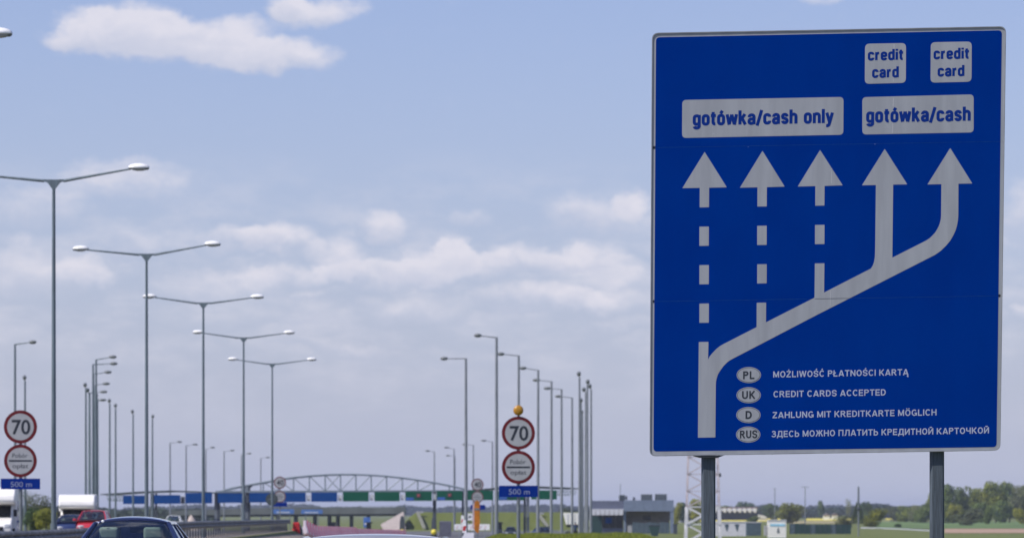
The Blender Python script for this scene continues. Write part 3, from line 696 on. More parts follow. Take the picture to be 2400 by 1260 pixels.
# ------------------------------------------------------------------ red cushion and the plastic barriers behind it
M_rplast = mat('red_plastic', (.50,.012,.015), .5, var=.15); M_wplast = leaf_mat('faded_white_plastic', (.88,.80,.84), (.80,.72,.76)); M_rplast2 = leaf_mat('faded_red_plastic', (.88,.26,.33), (.8,.22,.3))
d = 298; x = X(695, d); g = gz(x+.6, d)
t = thing('crash_cushion', 'red tapered crash cushion standing at the end of the grey guardrail', 'crash cushion', (x, d, min(g, -.1)))
h = Z(1223, d) - t.location.z
MB().prism([(-.33,0),(.30,0),(.20,h),(-.22,h)], 'y', -.35, .25).build('shell', M_rplast, t, bevel=.04)
MB().prism([(.31,0),(.46,0),(.40,h*.55),(.24,h*.9)], 'y', -.2, .6).build('side_fin', M_lampd, t)
MB().box(-.36,.36,-.4,.3,-.1,.02).build('base', M_lampd, t)
t0 = None; n = 50
for i in range(n):
    d = 303 + i * 2.75; px = 1200 + 0; u = i / (n - 1)
    x = -14.6 + 3.6 * u ** 1.0 * 1.0
    g = gz(x, d) + .0
    hh = 1.0 if i < 70 else .5
    if t0 is None:
        t0 = thing('plastic_barrier', 'faded red and white plastic barrier in the row beyond the red cushion', 'barrier', (x, d, g), group='row of plastic barriers beyond the red cushion')
        for k in range(2):
            b = MB(); b.prism([(-.22,0),(.22,0),(.2,.2),(.08,.55),(.07,.9),(-.07,.9),(-.08,.55),(-.2,.2)], 'y', k*1.36, k*1.36+1.33); b.build('red_block' if k else 'white_block', M_rplast2 if k else M_wplast, t0)
        cur = t0
    else:
        cur = copy_tree(t0)
    cur['label'] = 'first faded red and white plastic barrier, just behind the red cushion' if i == 0 else 'farthest plastic barrier of the row, left of the yellow bumper' if i == n-1 else 'faded red and white plastic barrier in the row beyond the red cushion'
    cur.location = (x, d, g + (.12 if d < 360 else 0)); cur.rotation_euler = (0, 0, math.atan2(-3.6, n*2.75))
# ------------------------------------------------------------------ concrete barrier, markers
M_conc = mat('pale_concrete', (.40,.40,.43), .85, var=.12, scale=2)
t = thing('concrete_barrier', 'pale concrete barrier end beneath the tall orange marker', 'barrier', (-1.45, 130, 0))
b = MB()
for (ya, xa), (yb, xb) in zip(((0,.05),(14,-.05),(28,-.17),(42,-.29),(56,-.41)), ((13.9,-.05),(27.9,-.17),(41.9,-.29),(55.9,-.41),(70,-.53))):
    prof = [(-.30,0),(-.30,.08),(-.22,.30),(-.22,.62),(.22,.62),(.22,.30),(.30,.08),(.30,0)]
    vs = [(xa+p, ya, q-.05) for p, q in prof] + [(xb+p, yb, q-.05) for p, q in prof]; nn = len(prof)
    q = MB().add(vs, [tuple(range(nn)), tuple(range(2*nn-1, nn-1, -1))] + [(i, nn+i, nn+(i+1)%nn, (i+1)%nn) for i in range(nn)])
    q.build('barrier_block', M_conc, t)
M_orange = mat('orange_plastic', (.46,.15,.003), .45, var=.15, scale=5); M_pinkw = mat('pinkish_white_film', (.5,.38,.40), .5)
d = 200; s = d / F
t = thing('orange_marker', 'tall orange marker column standing on the concrete barrier below 40 sign', 'marker post', (X(1118,d), d, .57))
h = Z(1172, d) - .57
MB().prism([(-.13,h*.10),(-.02,0),(.07,-.02),(.10,h*.1),(.13,h*.30),(.13,h-.1),(.05,h),(-.05,h),(-.12,h-.1)], 'y', -.05, .05).build('orange_panel', M_orange, t)
MB().prism([(-.21,h*.13),(-.135,h*.09),(-.125,h-.12),(-.20,h-.2)], 'y', -.03, .04).build('pale_edge', M_pinkw, t)
MB().box(-.11,.11,-.06,-.05,h*.70,h*.76).build('grey_band', M_galv, t)
def delin(px, d, ptop, pbot, w, label):
    s = d/F; z0 = Z(pbot, d); h = (pbot-ptop)*s
    t = thing('marker_post', label, 'marker post', (X(px, d), d, z0), group=None)
    w = w*s/2
    MB().prism([(-w,0),(w,0),(w*.8,h*.93),(-w*.2,h),(-w*.8,h*.9)], 'y', -.03, .03).build('post_body', M_lamp, t)
    MB().prism([(-w*.85,h*.14),(w*.5,h*.14),(w*.95,h*.50),(-w*.45,h*.50)], 'y', -.036, -.029).build('red_stripe', M_rplast, t)
delin(1088, 196, 1216, 1247, 10, 'nearer white marker post with red stripe on the concrete barrier')
delin(1084, 203, 1206, 1226, 8, 'smaller white and red marker post behind the nearer one')
# white boards across the closed lane
d = 420; s = d/F; x = X(1106, d); g = gz(x, d)
t = thing('lane_closure_board', 'long white trestle board standing behind the orange marker', 'barrier board', (x, d, g))
za, zb = Z(1227, d)-g, Z(1241, d)-g
MB().box(-41*s, 42*s, -.03, .03, zb, za).build('board', M_lamp, t)
b = MB()
for k in range(7):
    xx = -38*s + k*11*s; b.prism([(xx, zb+.12),(xx+4*s, zb+.12),(xx+7*s, za-.14),(xx+3*s, za-.14)], 'y', -.036, -.031)
b.build('faded_stripes', mat('faded_stripe', (.66,.55,.56), .7), t)
for sx in (-30*s, 30*s):
    b = MB(); b.bar((sx, -.3, -.05), (sx, 0, zb+.1), .08, .08); b.bar((sx, .3, -.05), (sx, 0, zb+.1), .08, .08); b.build('trestle_leg', M_galv, t)
# black and white lamp head standing behind
d = 430; x = X(1101, d); g = gz(x, d); s = d/F
t = thing('signal_trailer', 'small white and black signal board behind left end of white trestle board', 'signal', (x, d, g))
MB().box(-6*s, 6*s, -.05, .05, Z(1218,d)-g, Z(1202,d)-g).build('board', M_lamp, t)
MB().prism([(-4*s, Z(1213,d)-g), (5*s, Z(1211,d)-g), (0, Z(1206,d)-g)], 'y', -.06, -.051).build('black_arrow', M_black, t)
MB().tube((0,.1,0),(0,.1,Z(1218,d)-g+.2),.06).build('stand', M_lampd, t)

# ------------------------------------------------------------------ toll plaza
DP = 640; sP = DP / F
def wx(px): return X(px, DP)
def wz(py): return Z(py, DP)
M_canopy = mat('canopy_roof', (.035,.055,.055), .6, var=.1); M_truss = mat('truss_steel', (.19,.23,.26), .55, metal=.1, var=.05)
M_bluep = mat('toll_board_blue', (.0,.05,.21), .6, var=.05, spec=.05); M_greenp = mat('toll_board_green', (.003,.085,.045), .6, var=.05, spec=.05)
M_colm = mat('column_paint', (.14,.16,.185), .6, var=.08); M_cold = mat('dark_column', (.05,.062,.075), .6)
t = thing('toll_plaza_canopy', 'long toll plaza canopy with steel arch truss spanning the road', 'toll plaza', (wx(800), DP, -2))
PO = Vector(t.location)
def L(px, py, dy=0): return (wx(px)-PO.x, dy, wz(py)-PO.z)
def roof(name, top, th0, depth=12):
    b = MB(); n = len(top)
    vs = []
    for dy in (0, depth):
        for px, py, th in top: vs.append(L(px, py, dy))
        for px, py, th in top[::-1]: vs.append(L(px, py+th, dy))
    m = 2*n
    b.add(vs, [tuple(range(m)), tuple(range(2*m-1, m-1, -1))] + [(i, m+i, m+(i+1)%m, (i+1)%m) for i in range(m)])
    return b.build(name, M_canopy, t)
roof('canopy_wing', [(235,1156.5,2),(262,1155,3.5),(320,1151,3.5),(400,1148,3.5),(460,1150,3),(505,1152.5,3)], 0)
roof('canopy_middle', [(505,1153,3),(580,1150.5,3),(800,1149,3),(1000,1149,3),(1090,1148,3)], 0)
roof('canopy_wing', [(1090,1148,3.5),(1170,1141,4.5),(1215,1139.5,4.5),(1265,1138.5,4.5),(1330,1141,4.5),(1357,1143,1.5)], 0)
# arch truss
ARCH = [(505,1153.5),(545,1142.5),(580,1136),(617,1129.5),(652,1123),(688,1117.8),(725,1114.2),(762,1111.8),(798,1110.8),(834,1111),(870,1112.5),(906,1115),(943,1119),(979,1124),(1016,1130),(1053,1137),(1092,1146)]
for nm, dy in (('arch_chord', 0), ('rear_arch_chord', 10)):
    b = MB()
    for a, c in zip(ARCH, ARCH[1:]): b.tube(L(*a, dy), L(*c, dy), .14 if dy == 0 else .07, n=8)
    b.build(nm, M_truss, t)
b = MB(); b.bar(L(505,1151.5), L(1092,1149.5), .25, .3); b.build('bottom_chord', M_truss, t)
for i, (px, py) in enumerate(ARCH[2:-1]):
    b = MB(); b.tube(L(px, py), L(px, 1150.5), .105, n=6); b.build('upright', M_truss, t)
for i in range(3, len(ARCH)-2):
    a = ARCH[i]; c = ARCH[i+1] if a[0] < 790 else ARCH[i-1]
    b = MB(); b.tube(L(*a), L(c[0], 1150), .07, n=6); b.build('diagonal', M_truss, t)
for s0, s1, yt, yb in ((250,292,1160,1172),(1306,1350,1150,1159)):      # lattice under the wing tips
    b = MB(); k = 6
    b.tube(L(s0, yt), L(s1, yt), .06, n=5); b.tube(L(s0+(12 if s0<900 else 0), yb), L(s1-(0 if s0<900 else 14), yb), .08, n=5)
    for i in range(k): b.tube(L(s0+(s1-s0)*i/k, yt), L(s0+(s1-s0)*(i+.5)/k, yb), .05, n=5); b.tube(L(s0+(s1-s0)*(i+.5)/k, yb), L(s0+(s1-s0)*(i+1)/k, yt), .05, n=5)
    b.build('wing_lattice', M_truss, t)
M_wbox = mat('camera_box', (.55,.56,.58), .5)
BRD = [(289.5,348.5,1160,1180,0),(362,423.5,1159,1179.5,0),(435,498,1154,1178.5,0),(511,570,1155,1177.3,0),(585,645,1154,1176.5,0),(657,717,1153.5,1175.5,0),(730,790.5,1153,1174.8,0),
       (804,864.5,1151.5,1174,1),(878,937,1151.5,1173.5,1),(950,1012.5,1150.5,1172.8,1),(1023.5,1084,1149.5,1172,1),(1095,1156,1148.5,1171,1),(1168,1228,1150,1171.5,1),(1245,1305,1148,1169.5,1)]
M_lblue = mat('small_blue_plate', (.03,.11,.38), .5); M_sig = mat('red_lane_signal', (.5,.08,.09), .5); M_sigd = mat('signal_housing', (.01,.04,.035), .6)
for i, (a, c, ya, yb, g) in enumerate(BRD):
    b = MB(); p0 = L(a, ya, -.6); p1 = L(c, yb, -.6); b.box(p0[0], p1[0], -.75, -.5, p1[2], p0[2])
    o = b.build('lane_board', M_greenp if g else M_bluep, t); o['label'] = 'green lane board' if g else 'blue lane board'
    if i in (9, 10, 12):
        q0, q1 = L(a+2, yb-8, 0), L(a+20, yb-1, 0); MB().box(q0[0], q1[0], -.79, -.75, q1[2], q0[2]).build('small_plate', M_lblue, o)
        m = (a+c)/2; q0, q1 = L(m-6, ya+4, 0), L(m+6, ya+15, 0); sgo = MB().box(q0[0], q1[0], -.80, -.75, q1[2], q0[2]).build('lane_signal', M_sigd, o)
        if i != 12:
            cx, cz = (q0[0]+q1[0])/2, (q0[2]+q1[2])/2; b = MB(); b.bar((cx-.17,-.83,cz-.17),(cx+.17,-.83,cz+.17),.04,.11); b.bar((cx-.17,-.82,cz+.17),(cx+.17,-.82,cz-.17),.04,.11); b.build('signal_cross', M_sig, o)
    if i < len(BRD) - 1 and i in (5,6,7,8,9):
        q0, q1 = L(c+2, ya+6, 0), L(BRD[i+1][0]-2, yb-2, 0); MB().box(q0[0], q1[0], -.6, .1, q1[2], q0[2]).build('camera_box', M_wbox, t)
        MB().box(q0[0]+.2, q1[0]-.2, -.63, -.61, q1[2]+.08, q1[2]+.3).build('camera_lens', M_black, t)
    elif i < len(BRD) - 1 and i in (1, 3):
        q0, q1 = L(c+1, ya+4, 0), L(BRD[i+1][0]-2, yb, 0); MB().box(q0[0], q1[0], -.5, .1, q1[2], q0[2]).build('joint_box', M_cold, t)
for px, w, m, top in ((355,7,M_colm,1155),(364,4,M_cold,1155),(505,7,M_colm,1152),(511,6,M_cold,1152),(577,7,M_colm,1137),(583,4,M_cold,1137),(1018,8,M_cold,1150),(1084.5,5,M_cold,1148),(1230,6,M_cold,1143),(1237.5,6,M_colm,1143)):
    b = MB(); h = w*sP/2; b.box(wx(px)-PO.x-h, wx(px)-PO.x+h, 1.0, 2.0, -.1, wz(top)-PO.z); b.build('column', m, t)
b = MB(); b.bar(L(577,1144,1.5), L(589,1136,1.5), .3, .4); b.bar(L(577,1144,1.5), L(570,1138,1.5), .3, .4); b.build('column_head', M_cold, t)
# booths on each island (low, mostly behind the barriers)
M_booth = mat('booth_white', (.35,.35,.36), .6); M_yel = mat('yellow_plastic', (.72,.60,.04), .4, var=.05); M_winb = mat('booth_glass', (.03,.05,.07), .15)
for k, (px, lb) in enumerate(((942.5, 'left one of the two yellow-nosed black lane bumpers'), (1017, 'right one of the two yellow-nosed black lane bumpers'))):
    d = 600; s = d/F
    t = thing('lane_bumper', lb, 'bumper', (X(px, d), d, -2), group='yellow-nosed bumpers at the toll islands')
    MB().box(-7*s, 7*s, .1, 4, -.05, .25).build('island_kerb', M_conc, t)
    MB().prism([(-6.5*s,.2),(6.5*s,.2),(5.5*s,Z(1220,d)+2),(3*s,Z(1208,d)+2),(-3*s,Z(1208,d)+2),(-5.5*s,Z(1220,d)+2)], 'y', 0, .8).build('black_body', M_cold, t, bevel=.05)
    b = MB(); b.ell((0, -.25, Z(1246,d)+2), (6.8*s, .3, 6.8*s), 14, 10); b.build('yellow_nose', M_yel, t, smooth=True)
for px, w, lb in ((780,14,'small grey toll booth left of the beige slope'),(864,12,'small grey toll booth beside the blue panel'),(1170,14,'small grey toll booth between right lamp masts')):
    d = 652; s = d/F; t = thing('toll_booth', lb, 'toll booth', (X(px, d), d, -2))
    MB().box(-w*s/2, w*s/2, 0, 3, 0, 1.0).build('wall', M_booth, t); MB().box(-w*s/2+.05, w*s/2-.05, .05, 2.95, 1.0, 1.9).build('window', M_winb, t); MB().box(-w*s/2-.15, w*s/2+.15, -.15, 3.15, 1.9, 2.05).build('roof', M_cold, t)
d = 620; s = d/F
t = thing('control_cabinet', 'grey purple ribbed cabinet standing right of the right yellow bumper', 'cabinet', (X(1044, d), d, -2))
MB().box(-14*s, 14*s, 0, 1.5, 0, Z(1220,d)+2).build('casing', mat('cabinet_grey', (.15,.15,.19), .6), t)
for k in range(6): MB().box(-13*s+k*4.6*s, -13*s+k*4.6*s+.05, -.04, -.002, .1, Z(1222,d)+2).build('rib', M_cold, t)
# blue direction boards before the bridge
for (a, c, ya, yb, lb, d) in ((641,689,1192,1203,'light blue board beneath left small 40 sign',870),(706,756,1193,1203,'light blue board over the row of pink barriers',870),(852,868,1211,1234,'small upright blue board left of the beige slope',700)):
    s = d/F; t = thing('direction_board', lb, 'road sign', (X((a+c)/2, d), d, -2)); hw = (c-a)*s/2
    bo = MB().box(-hw, hw, -.1, .1, Z(yb,d)+2, Z(ya,d)+2).build('board', mat('direction_blue', (.06,.16,.45), .5), t)
    MB().box(-hw*.7, hw*.6, -.14, -.101, Z(yb,d)+2+.25*(yb-ya)*s, Z(yb,d)+2+.4*(yb-ya)*s).build('white_line', M_lamp, bo)
    for q in (-.6, .6): MB().tube((hw*q, .12, 0), (hw*q, .12, Z(ya,d)+1.9), .09).build('post', M_galv, t)
# bridge and embankment
M_deck = mat('bridge_concrete', (.12,.135,.135), .85, var=.1, scale=.3); M_deckd = mat('bridge_beam', (.05,.06,.065), .8)
d = 900; s = d/F
t = thing('overpass_bridge', 'grey road bridge crossing behind the toll plaza', 'bridge', (X(650, d), d, -2)); bx = t.location.x
MB().prism([(X(395,d)-bx, Z(1196,d)+2),(X(640,d)-bx, Z(1189,d)+2),(X(950,d)-bx, Z(1187,d)+2),(X(950,d)-bx, Z(1203,d)+2),(X(640,d)-bx, Z(1204,d)+2),(X(395,d)-bx, Z(1207,d)+2)], 'y', 0, 9).build('deck', M_deck, t)
MB().prism([(X(395,d)-bx, Z(1207.2,d)+2),(X(640,d)-bx, Z(1204.2,d)+2),(X(930,d)-bx, Z(1203.2,d)+2),(X(930,d)-bx, Z(1208,d)+2),(X(395,d)-bx, Z(1211,d)+2)], 'y', .5, 8.5).build('beam', M_deckd, t)
for px in (432, 505, 577, 649, 691, 736, 770, 790, 822, 862): MB().box(X(px,d)-bx-.28, X(px,d)-bx+.28, 1, 8, -.1, Z(1208,d)+2).build('pier', M_deckd, t)
b = MB()
b.bar((X(395,d)-bx, .1, Z(1193,d)+2),(X(950,d)-bx, .1, Z(1184.5,d)+2), .06, .06)
for k in range(56): 
    u = k/55; b.bar((X(395,d)+(X(950,d)-X(395,d))*u-bx, .1, Z(1196,d)+2+ (Z(1187,d)-Z(1196,d))*u), (X(395,d)+(X(950,d)-X(395,d))*u-bx, .1, Z(1193,d)+2+(Z(1184.5,d)-Z(1193,d))*u), .05, .05)
b.build('railing', M_deck, t)
def bank(name, px0, px1, ytop, ybot, d, depth, m, slopepx=45):
    """grassed bank facing the camera: slope from its foot to its crest"""
    s = d/F; x0, x1 = X(px0,d), X(px1,d); zt = Z(ytop,d); v = []; f = []; nx = 30
    prof = [(0,-2.3),(1.5,-1.9),(7,(zt-2)*.5-.2),(12,zt-.15),(14,zt),(22,zt),(depth,-2.3)]
    for i in range(nx+1):
        u = i/nx; x = x0 + (x1-x0)*u; k = sm(min(u*nx/3.0, 1)) * sm(min((1-u)*nx/2.0, 1))
        for y, z in prof: v.append((x, d+y, -2.3 + (z+2.3)*k + random.uniform(-.08,.08)))
    n = len(prof)
    for i in range(nx):
        for j in range(n-1): f.append((i*n+j, (i+1)*n+j, (i+1)*n+j+1, i*n+j+1))
    me = bpy.data.meshes.new(name); me.from_pydata(v, [], f); me.materials.append(m)
    o = bpy.data.objects.new(name, me); C.objects.link(o); o['kind'] = 'structure'; return o
M_bank = mat('embankment_grass', (.085,.105,.012), .95, var=.2, scale=.15, col2=(.08,.10,.015))
bank('grass_embankment', 925, 1390, 1199.5, 1240, 880, 40, M_bank)
d = 876; s = d/F
t = thing('paved_slope', 'beige paved cone slope at right end of the bridge', 'slope', (X(920,d), d, -2)); bx = t.location.x
M_beige = mat('beige_paving', (.42,.36,.33), .9, var=.08)
b = MB(); zt = Z(1199,d)+2; pts = [(X(892,d)-bx, 0, Z(1229,d)+2),(X(943,d)-bx, 6, zt),(X(950,d)-bx, 0, -.1),(X(900,d)-bx, -1, -.1),(X(943,d)-bx,14,zt),(X(892,d)-bx,14,0)]
b.add(pts, [(0,3,2,1),(0,1,4,5),(1,2,4)]); b.build('paving', M_beige, t, solid=.2)
d = 878
for a, c, ya, yb, lb in ((977,994,1201,1234,'pale steps running down the green bank left of right 40 sign'),(1263,1282,1204,1229,'pale steps running down the green bank between right masts')):
    t = thing('bank_steps', lb, 'steps', (X((a+c)/2,d), d, -2)); bx = t.location.x; n = 9
    M_step = mat('step_concrete', (.34,.34,.28), .9)
    for k in range(n):
        u = k/(n-1); px = c + (a-c)*u; z = Z(yb,d) + (Z(ya,d)-Z(yb,d))*u + 2; y = -.6 + u*11.3
        MB().box(X(px,d)-bx-.35, X(px,d)-bx+.35, y-.7, y+.7, z-.3, z+.18).build('step', M_step, t)
    q = [c2 for c2 in t.children if c2.name.startswith('step')][-1]
    MB().box(X(a,d)-bx-.5, X(a,d)-bx+1.1, 11.3, 12, Z(ya,d)+2, Z(ya-2.5,d)+2.1).build('head_wall', M_conc, t)
# ------------------------------------------------------------------ vehicles
M_cglass = glass_mat('tinted_car_glass', (.58,.66,.68)); M_dglass = mat('dark_window', (.012,.016,.022), .08, var=.05)
M_rubber = mat('rubber', (.02,.02,.02), .8); M_chrome = mat('bright_metal', (.5,.5,.52), .2, metal=.9); M_seat = mat('seat_fabric', (.42,.48,.38), .85)
M_tail = mat('tail_light', (.25,.01,.01), .2); M_head = mat('headlight', (.5,.52,.55), .1); M_trim = mat('black_trim', (.015,.016,.018), .5)
M_plate = mat('number_plate_white', (.5,.5,.5), .5)
def car(name, label, loc, rz, paint, W=1.75, Ln=4.4, H=1.45, belt=.92, yb=(-1.6, 1.3), yr=(-.85, .5), wr=.50, wb=.76, crown=.055, seats=True):
    t = thing(name, label, 'car', loc, rz)
    h = Ln / 2; w = W / 2
    secs = [(-h, w*.80, .70, .35), (-h+.06, w*.90, belt-.12, .25), (-h+.3, w*.97, belt-.03, .22), (yb[0]-.1, w, belt, .2), (0, w, belt+.01, .2), (yb[1], w, belt, .2), (h-.9, w*.97, belt-.08, .2), (h-.3, w*.92, belt-.2, .22), (h-.05, w*.80, belt-.34, .28), (h, w*.70, .50, .35)]
    b = MB(); n = None
    for y, ww, zt, zl in secs:
        prof = [(-ww*.9, zl), (-ww, zl+.18), (-ww, zt-.22), (-ww*.95, zt-.07), (-ww*.86, zt), (0, zt+.025), (ww*.86, zt), (ww*.95, zt-.07), (ww, zt-.22), (ww, zl+.18), (ww*.9, zl)]
        n = len(prof); b.v += [(p, y, q) for p, q in prof]
    for j in range(len(secs)-1):
        for i in range(n): b.f.append((j*n+i, (j+1)*n+i, (j+1)*n+(i+1)%n, j*n+(i+1)%n)); b.mi.append(0)
    b.f += [tuple(range(n)), tuple(range(len(secs)*n-1, (len(secs)-1)*n-1, -1))]; b.mi += [0, 0]
    body = b.build('body', paint, t, smooth=True)
    zr = H - crown - .02
    RL, RR = (-wr, yr[0], zr), (wr, yr[0], zr); FL, FR = (-wr, yr[1], zr), (wr, yr[1], zr)
    bl, br_, fl, fr = (-wb*.92, yb[0], belt+.02), (wb*.92, yb[0], belt+.02), (-wb*.95, yb[1], belt), (wb*.95, yb[1], belt)
    MB().patch(RL, RR, FR, FL, 16, 8, (0, 0, crown)).build('roof', paint, t, smooth=True, solid=.03)
    bs = {False: MB(), True: MB()}
    mid = lambda p, q, u: tuple(p[i]+(q[i]-p[i])*u for i in range(3))
    def pill(p, q, r):
        b = bs[p[0] > 0]
        m = Vector(mid(p, q, .5)); m.x *= 1.035; b.tube(p, m, r, r*.9, 8); b.tube(m, q, r*.9, r*.75, 8)
    for p, q in ((bl, RL), (br_, RR)): pill(p, q, .05)
    for p, q in ((fl, FL), (fr, FR)): pill(p, q, .045)
    bp = lambda s: ((s*wb, (yb[0]+yb[1])/2+.1, belt), (s*(wr+.01), (yr[0]+yr[1])/2+.05, zr))
    for s in (-1, 1): bs[s > 0].tube(*bp(s), .035, .03, 6)
    for p, q in ((RL, FL), (RR, FR)): bs[p[0] > 0].tube(p, q, .04, .04, 8)
    for q in (0, 1): bs[q].build('pillars', paint, t, smooth=True)
    tw = .0
    MB().patch(bl, br_, RR, RL, 16, 6, (0, -.08, .01), top=crown*.55).build('rear_window', M_cglass, t, smooth=True)
    MB().patch(fl, fr, FR, FL, 16, 6, (0, .10, .01), top=crown*.55).build('windscreen', M_cglass, t, smooth=True)
    for s, (p, q, r1, r2) in ((-1, (bl, fl, FL, RL)), (1, (br_, fr, FR, RR))):
        B0, B1 = bp(s)
        MB().patch(p, B0, B1, r2, 4, 4, (s*.03, 0, 0)).build('side_window', M_cglass, t, smooth=True)
        MB().patch(B0, q, r1, B1, 4, 4, (s*.03, 0, 0)).build('side_window', M_cglass, t, smooth=True)
    for sx in (-1, 1):
        for sy in (-1, 1):
            b = MB(); b.tube((sx*(w-.22), sy*h*.62, .32), (sx*(w+.005), sy*h*.62, .32), .32, n=20); wl = b.build('wheel', M_rubber, t)
            b = MB(); b.tube((sx*(w-.02), sy*h*.62, .32), (sx*(w+.015), sy*h*.62, .32), .2, n=12); b.build('rim', M_chrome, wl)
        MB().box(sx*(w-.32)-.14, sx*(w-.32)+.14, -h-.01, -h+.12, .62, .78).build('tail_light', M_tail, t)
        b = MB(); b.ell((sx*(w-.34), h-.14, .62), (.2, .14, .08), 10, 6); b.build('headlight', M_head, t)
        b = MB(); b.ell((sx*(w+.08), yb[1]-.25, belt+.05), (.11, .06, .07), 10, 6); b.build('door_mirror', paint, t)
    MB().box(-.26, .26, -h-.015, -h+.02, .48, .59).build('number_plate', M_plate, t)
    MB().box(-w*.6, w*.6, h-.06, h+.015, .34, .46).build('grille', M_trim, t)
    if seats:
        for sx, y, z in ((-.36, .1, 0), (.36, .1, 0), (-.33, -.75, -.01), (.31, -.75, -.01)):
            b = MB(); b.prism([(y-.05,.4),(y+.12,.4),(y-.02,1.10+z),(y-.14,1.10+z)], 'x', sx-.23, sx+.23)
            st = b.build('seat', M_seat, t, bevel=.04)
            MB().box(sx-.14, sx+.14, y-.17, y-.06, 1.12+z, 1.30+z).build('headrest', M_seat, st, bevel=.04)
        b = MB(); b.box(-.12,.12,yr[1]-.12,yr[1]-.08,zr-.13,zr-.04); b.build('mirror', M_trim, t)
        MB().box(-wb*.8, wb*.8, yb[0]+.1, yb[0]+.5, belt-.03, belt+.015).build('parcel_shelf', M_trim, t)
        b = MB(); b.tube((-.62,.9,belt+.03),(.62,.9,belt+.03),.09,.09,8); b.build('dashboard', M_trim, t)
    return t
P_navy = mat('navy_paint', (.008,.016,.07), .25, metal=.35, var=.04, coat=1.0); P_navy2 = mat('dark_blue_paint', (.01,.02,.08), .3, var=.05, coat=.8)
P_red = mat('red_paint', (.42,.014,.022), .3, var=.05, coat=.8); P_sil = mat('silver_paint', (.42,.43,.47), .3, metal=.6, var=.03, coat=1.0); P_wht = mat('white_paint', (.72,.72,.70), .35, var=.03, coat=.6)
P_blk = mat('black_paint', (.02,.025,.03), .3, coat=.8)
sed = car('sedan_car', 'dark blue sedan seen from behind at the bottom left, pale seats inside', (X(305,62), 63.0, 0.0), R(.8), P_navy, H=1.452, wr=.53, wb=.80, crown=.10, belt=.90)
b = MB(); b.ell((-.41, -.95, 1.375), (.022,.01,.022), 8, 6); b.build('white_dot', M_lamp, sed)  # small white dot near the upper left of the rear window
car('silver_car', 'pale silver car roof at the bottom edge, centre of the picture', (X(872,36), 37.0, 0.0), R(1), P_sil, W=1.82, H=1.325, wr=.60, wb=.80, crown=.05, belt=.86, yr=(-.95,.6))
car('red_hatchback', 'red hatchback coming along the far carriageway behind the blue sedan', (X(212,228), 230, gz(X(212,228),230)+.08), R(180), P_red, W=1.72, Ln=3.9, H=1.50, wr=.56, wb=.78, belt=.93, yb=(-1.85,1.25), yr=(-1.55,.35))
car('dark_blue_car', 'dark blue car in front of the white motorhome, left of the red car', (X(161,244), 246, gz(X(161,244),246)-.02), R(181), P_navy2, W=1.76, Ln=4.3, H=1.37, wr=.55, wb=.78)
car('white_car', 'white car far off just right of the dark blue sedan roof', (X(404,432), 434, gz(X(404,432),434)+.0), R(180), P_wht, W=1.75, Ln=4.2, H=1.55, wr=.56)
car('distant_dark_car', 'tiny dark car roof left of the post under the 500 m plate', (X(1197,600), 600, -1.95), R(180), P_blk, H=1.5, seats=False)
car('distant_dark_car', 'tiny dark car between first and second lamp masts right of 500 m plate', (X(1271,560), 560, gz(X(1271,560),560)), R(200), P_blk, H=1.5, seats=False)
M_camp = mat('motorhome_white', (.82,.80,.76), .35, var=.03, coat=.4); M_campside = M_camp
def motorhome(label, loc, rz, H=2.75, Wd=2.25):
    t = thing('motorhome', label, 'motorhome', loc, rz)
    w = Wd/2; r = .25
    MB().prism([(1.5,.5),(1.5,H-.35),(1.75,H),(6.2,H),(6.4,H-.3),(6.4,.5)], 'x', -w, w).build('living_body', M_camp, t, bevel=.06)
    MB().prism([(1.52,H-.9),(.62,H-.86),(.42,H-.70),(.50,H-.40),(.95,H-.06),(1.74,H-.01)], 'x', -w+.004, w-.004).build('overcab', M_camp, t, bevel=.10)
    MB().prism([(.0,.45),(-.02,.75),(.12,.98),(.75,1.18),(1.35,H-.92),(1.6,H-.92),(1.6,.45)], 'x', -w*.86, w*.86).build('cab', M_camp, t, bevel=.07)
    a = Vector((0, .76, 1.21)); c = Vector((0, 1.33, H-.94)); nrm = Vector((0, -(c.z-a.z), (c.y-a.y))).normalized()*.012
    q = [Vector((s*w*.78, p.y, p.z)) + nrm for p, s in ((a,-1),(a,1),(c,1),(c,-1))]
    MB().patch(q[0], q[1], q[2], q[3], 6, 3, (0,-.03,.0)).build('windscreen', M_dglass, t)
    MB().box(-w*.5, w*.5, -.045, -.02, .55, .75).build('grille', M_trim, t)
    MB().box(-w*.86, w*.86, -.12, .1, .32, .52).build('bumper', M_trim, t, bevel=.04)
    for s in (-1, 1):
        MB().box(s*w*.68-.14, s*w*.68+.14, -.03, .1, .68, .88).build('headlight', M_head, t, bevel=.03)
        MB().box(s*(w*.98)-.09, s*(w*.98)+.09, .75, .85, 1.25, 1.6).build('door_mirror', M_trim, t, bevel=.03)
        for y in (1.0, 5.0):
            b = MB(); b.tube((s*(w-.35), y, .33), (s*(w-.05), y, .33), .33, n=18); b.build('wheel', M_rubber, t)
        for ya, yb_ in ((2.4,3.4),(4.3,5.2)):
            MB().box(s*w-.01 if s > 0 else -w-.012, s*w+.012 if s > 0 else -w+.01, ya, yb_, 1.5, 2.05).build('side_window', M_dglass, t)
    MB().box(w-.005, w+.008, 1.9, 6.2, .95, 1.05).build('side_stripe', M_bluep, t)
    return t
motorhome('white motorhome with bulging overcab behind red and dark blue cars', (X(183,262), 261, .0), R(4), 2.60, 2.2)
motorhome('white motorhome cut off by the left edge, below the 500 m plate', (X(-9,216), 214, .05), R(3), 2.72, 2.3)

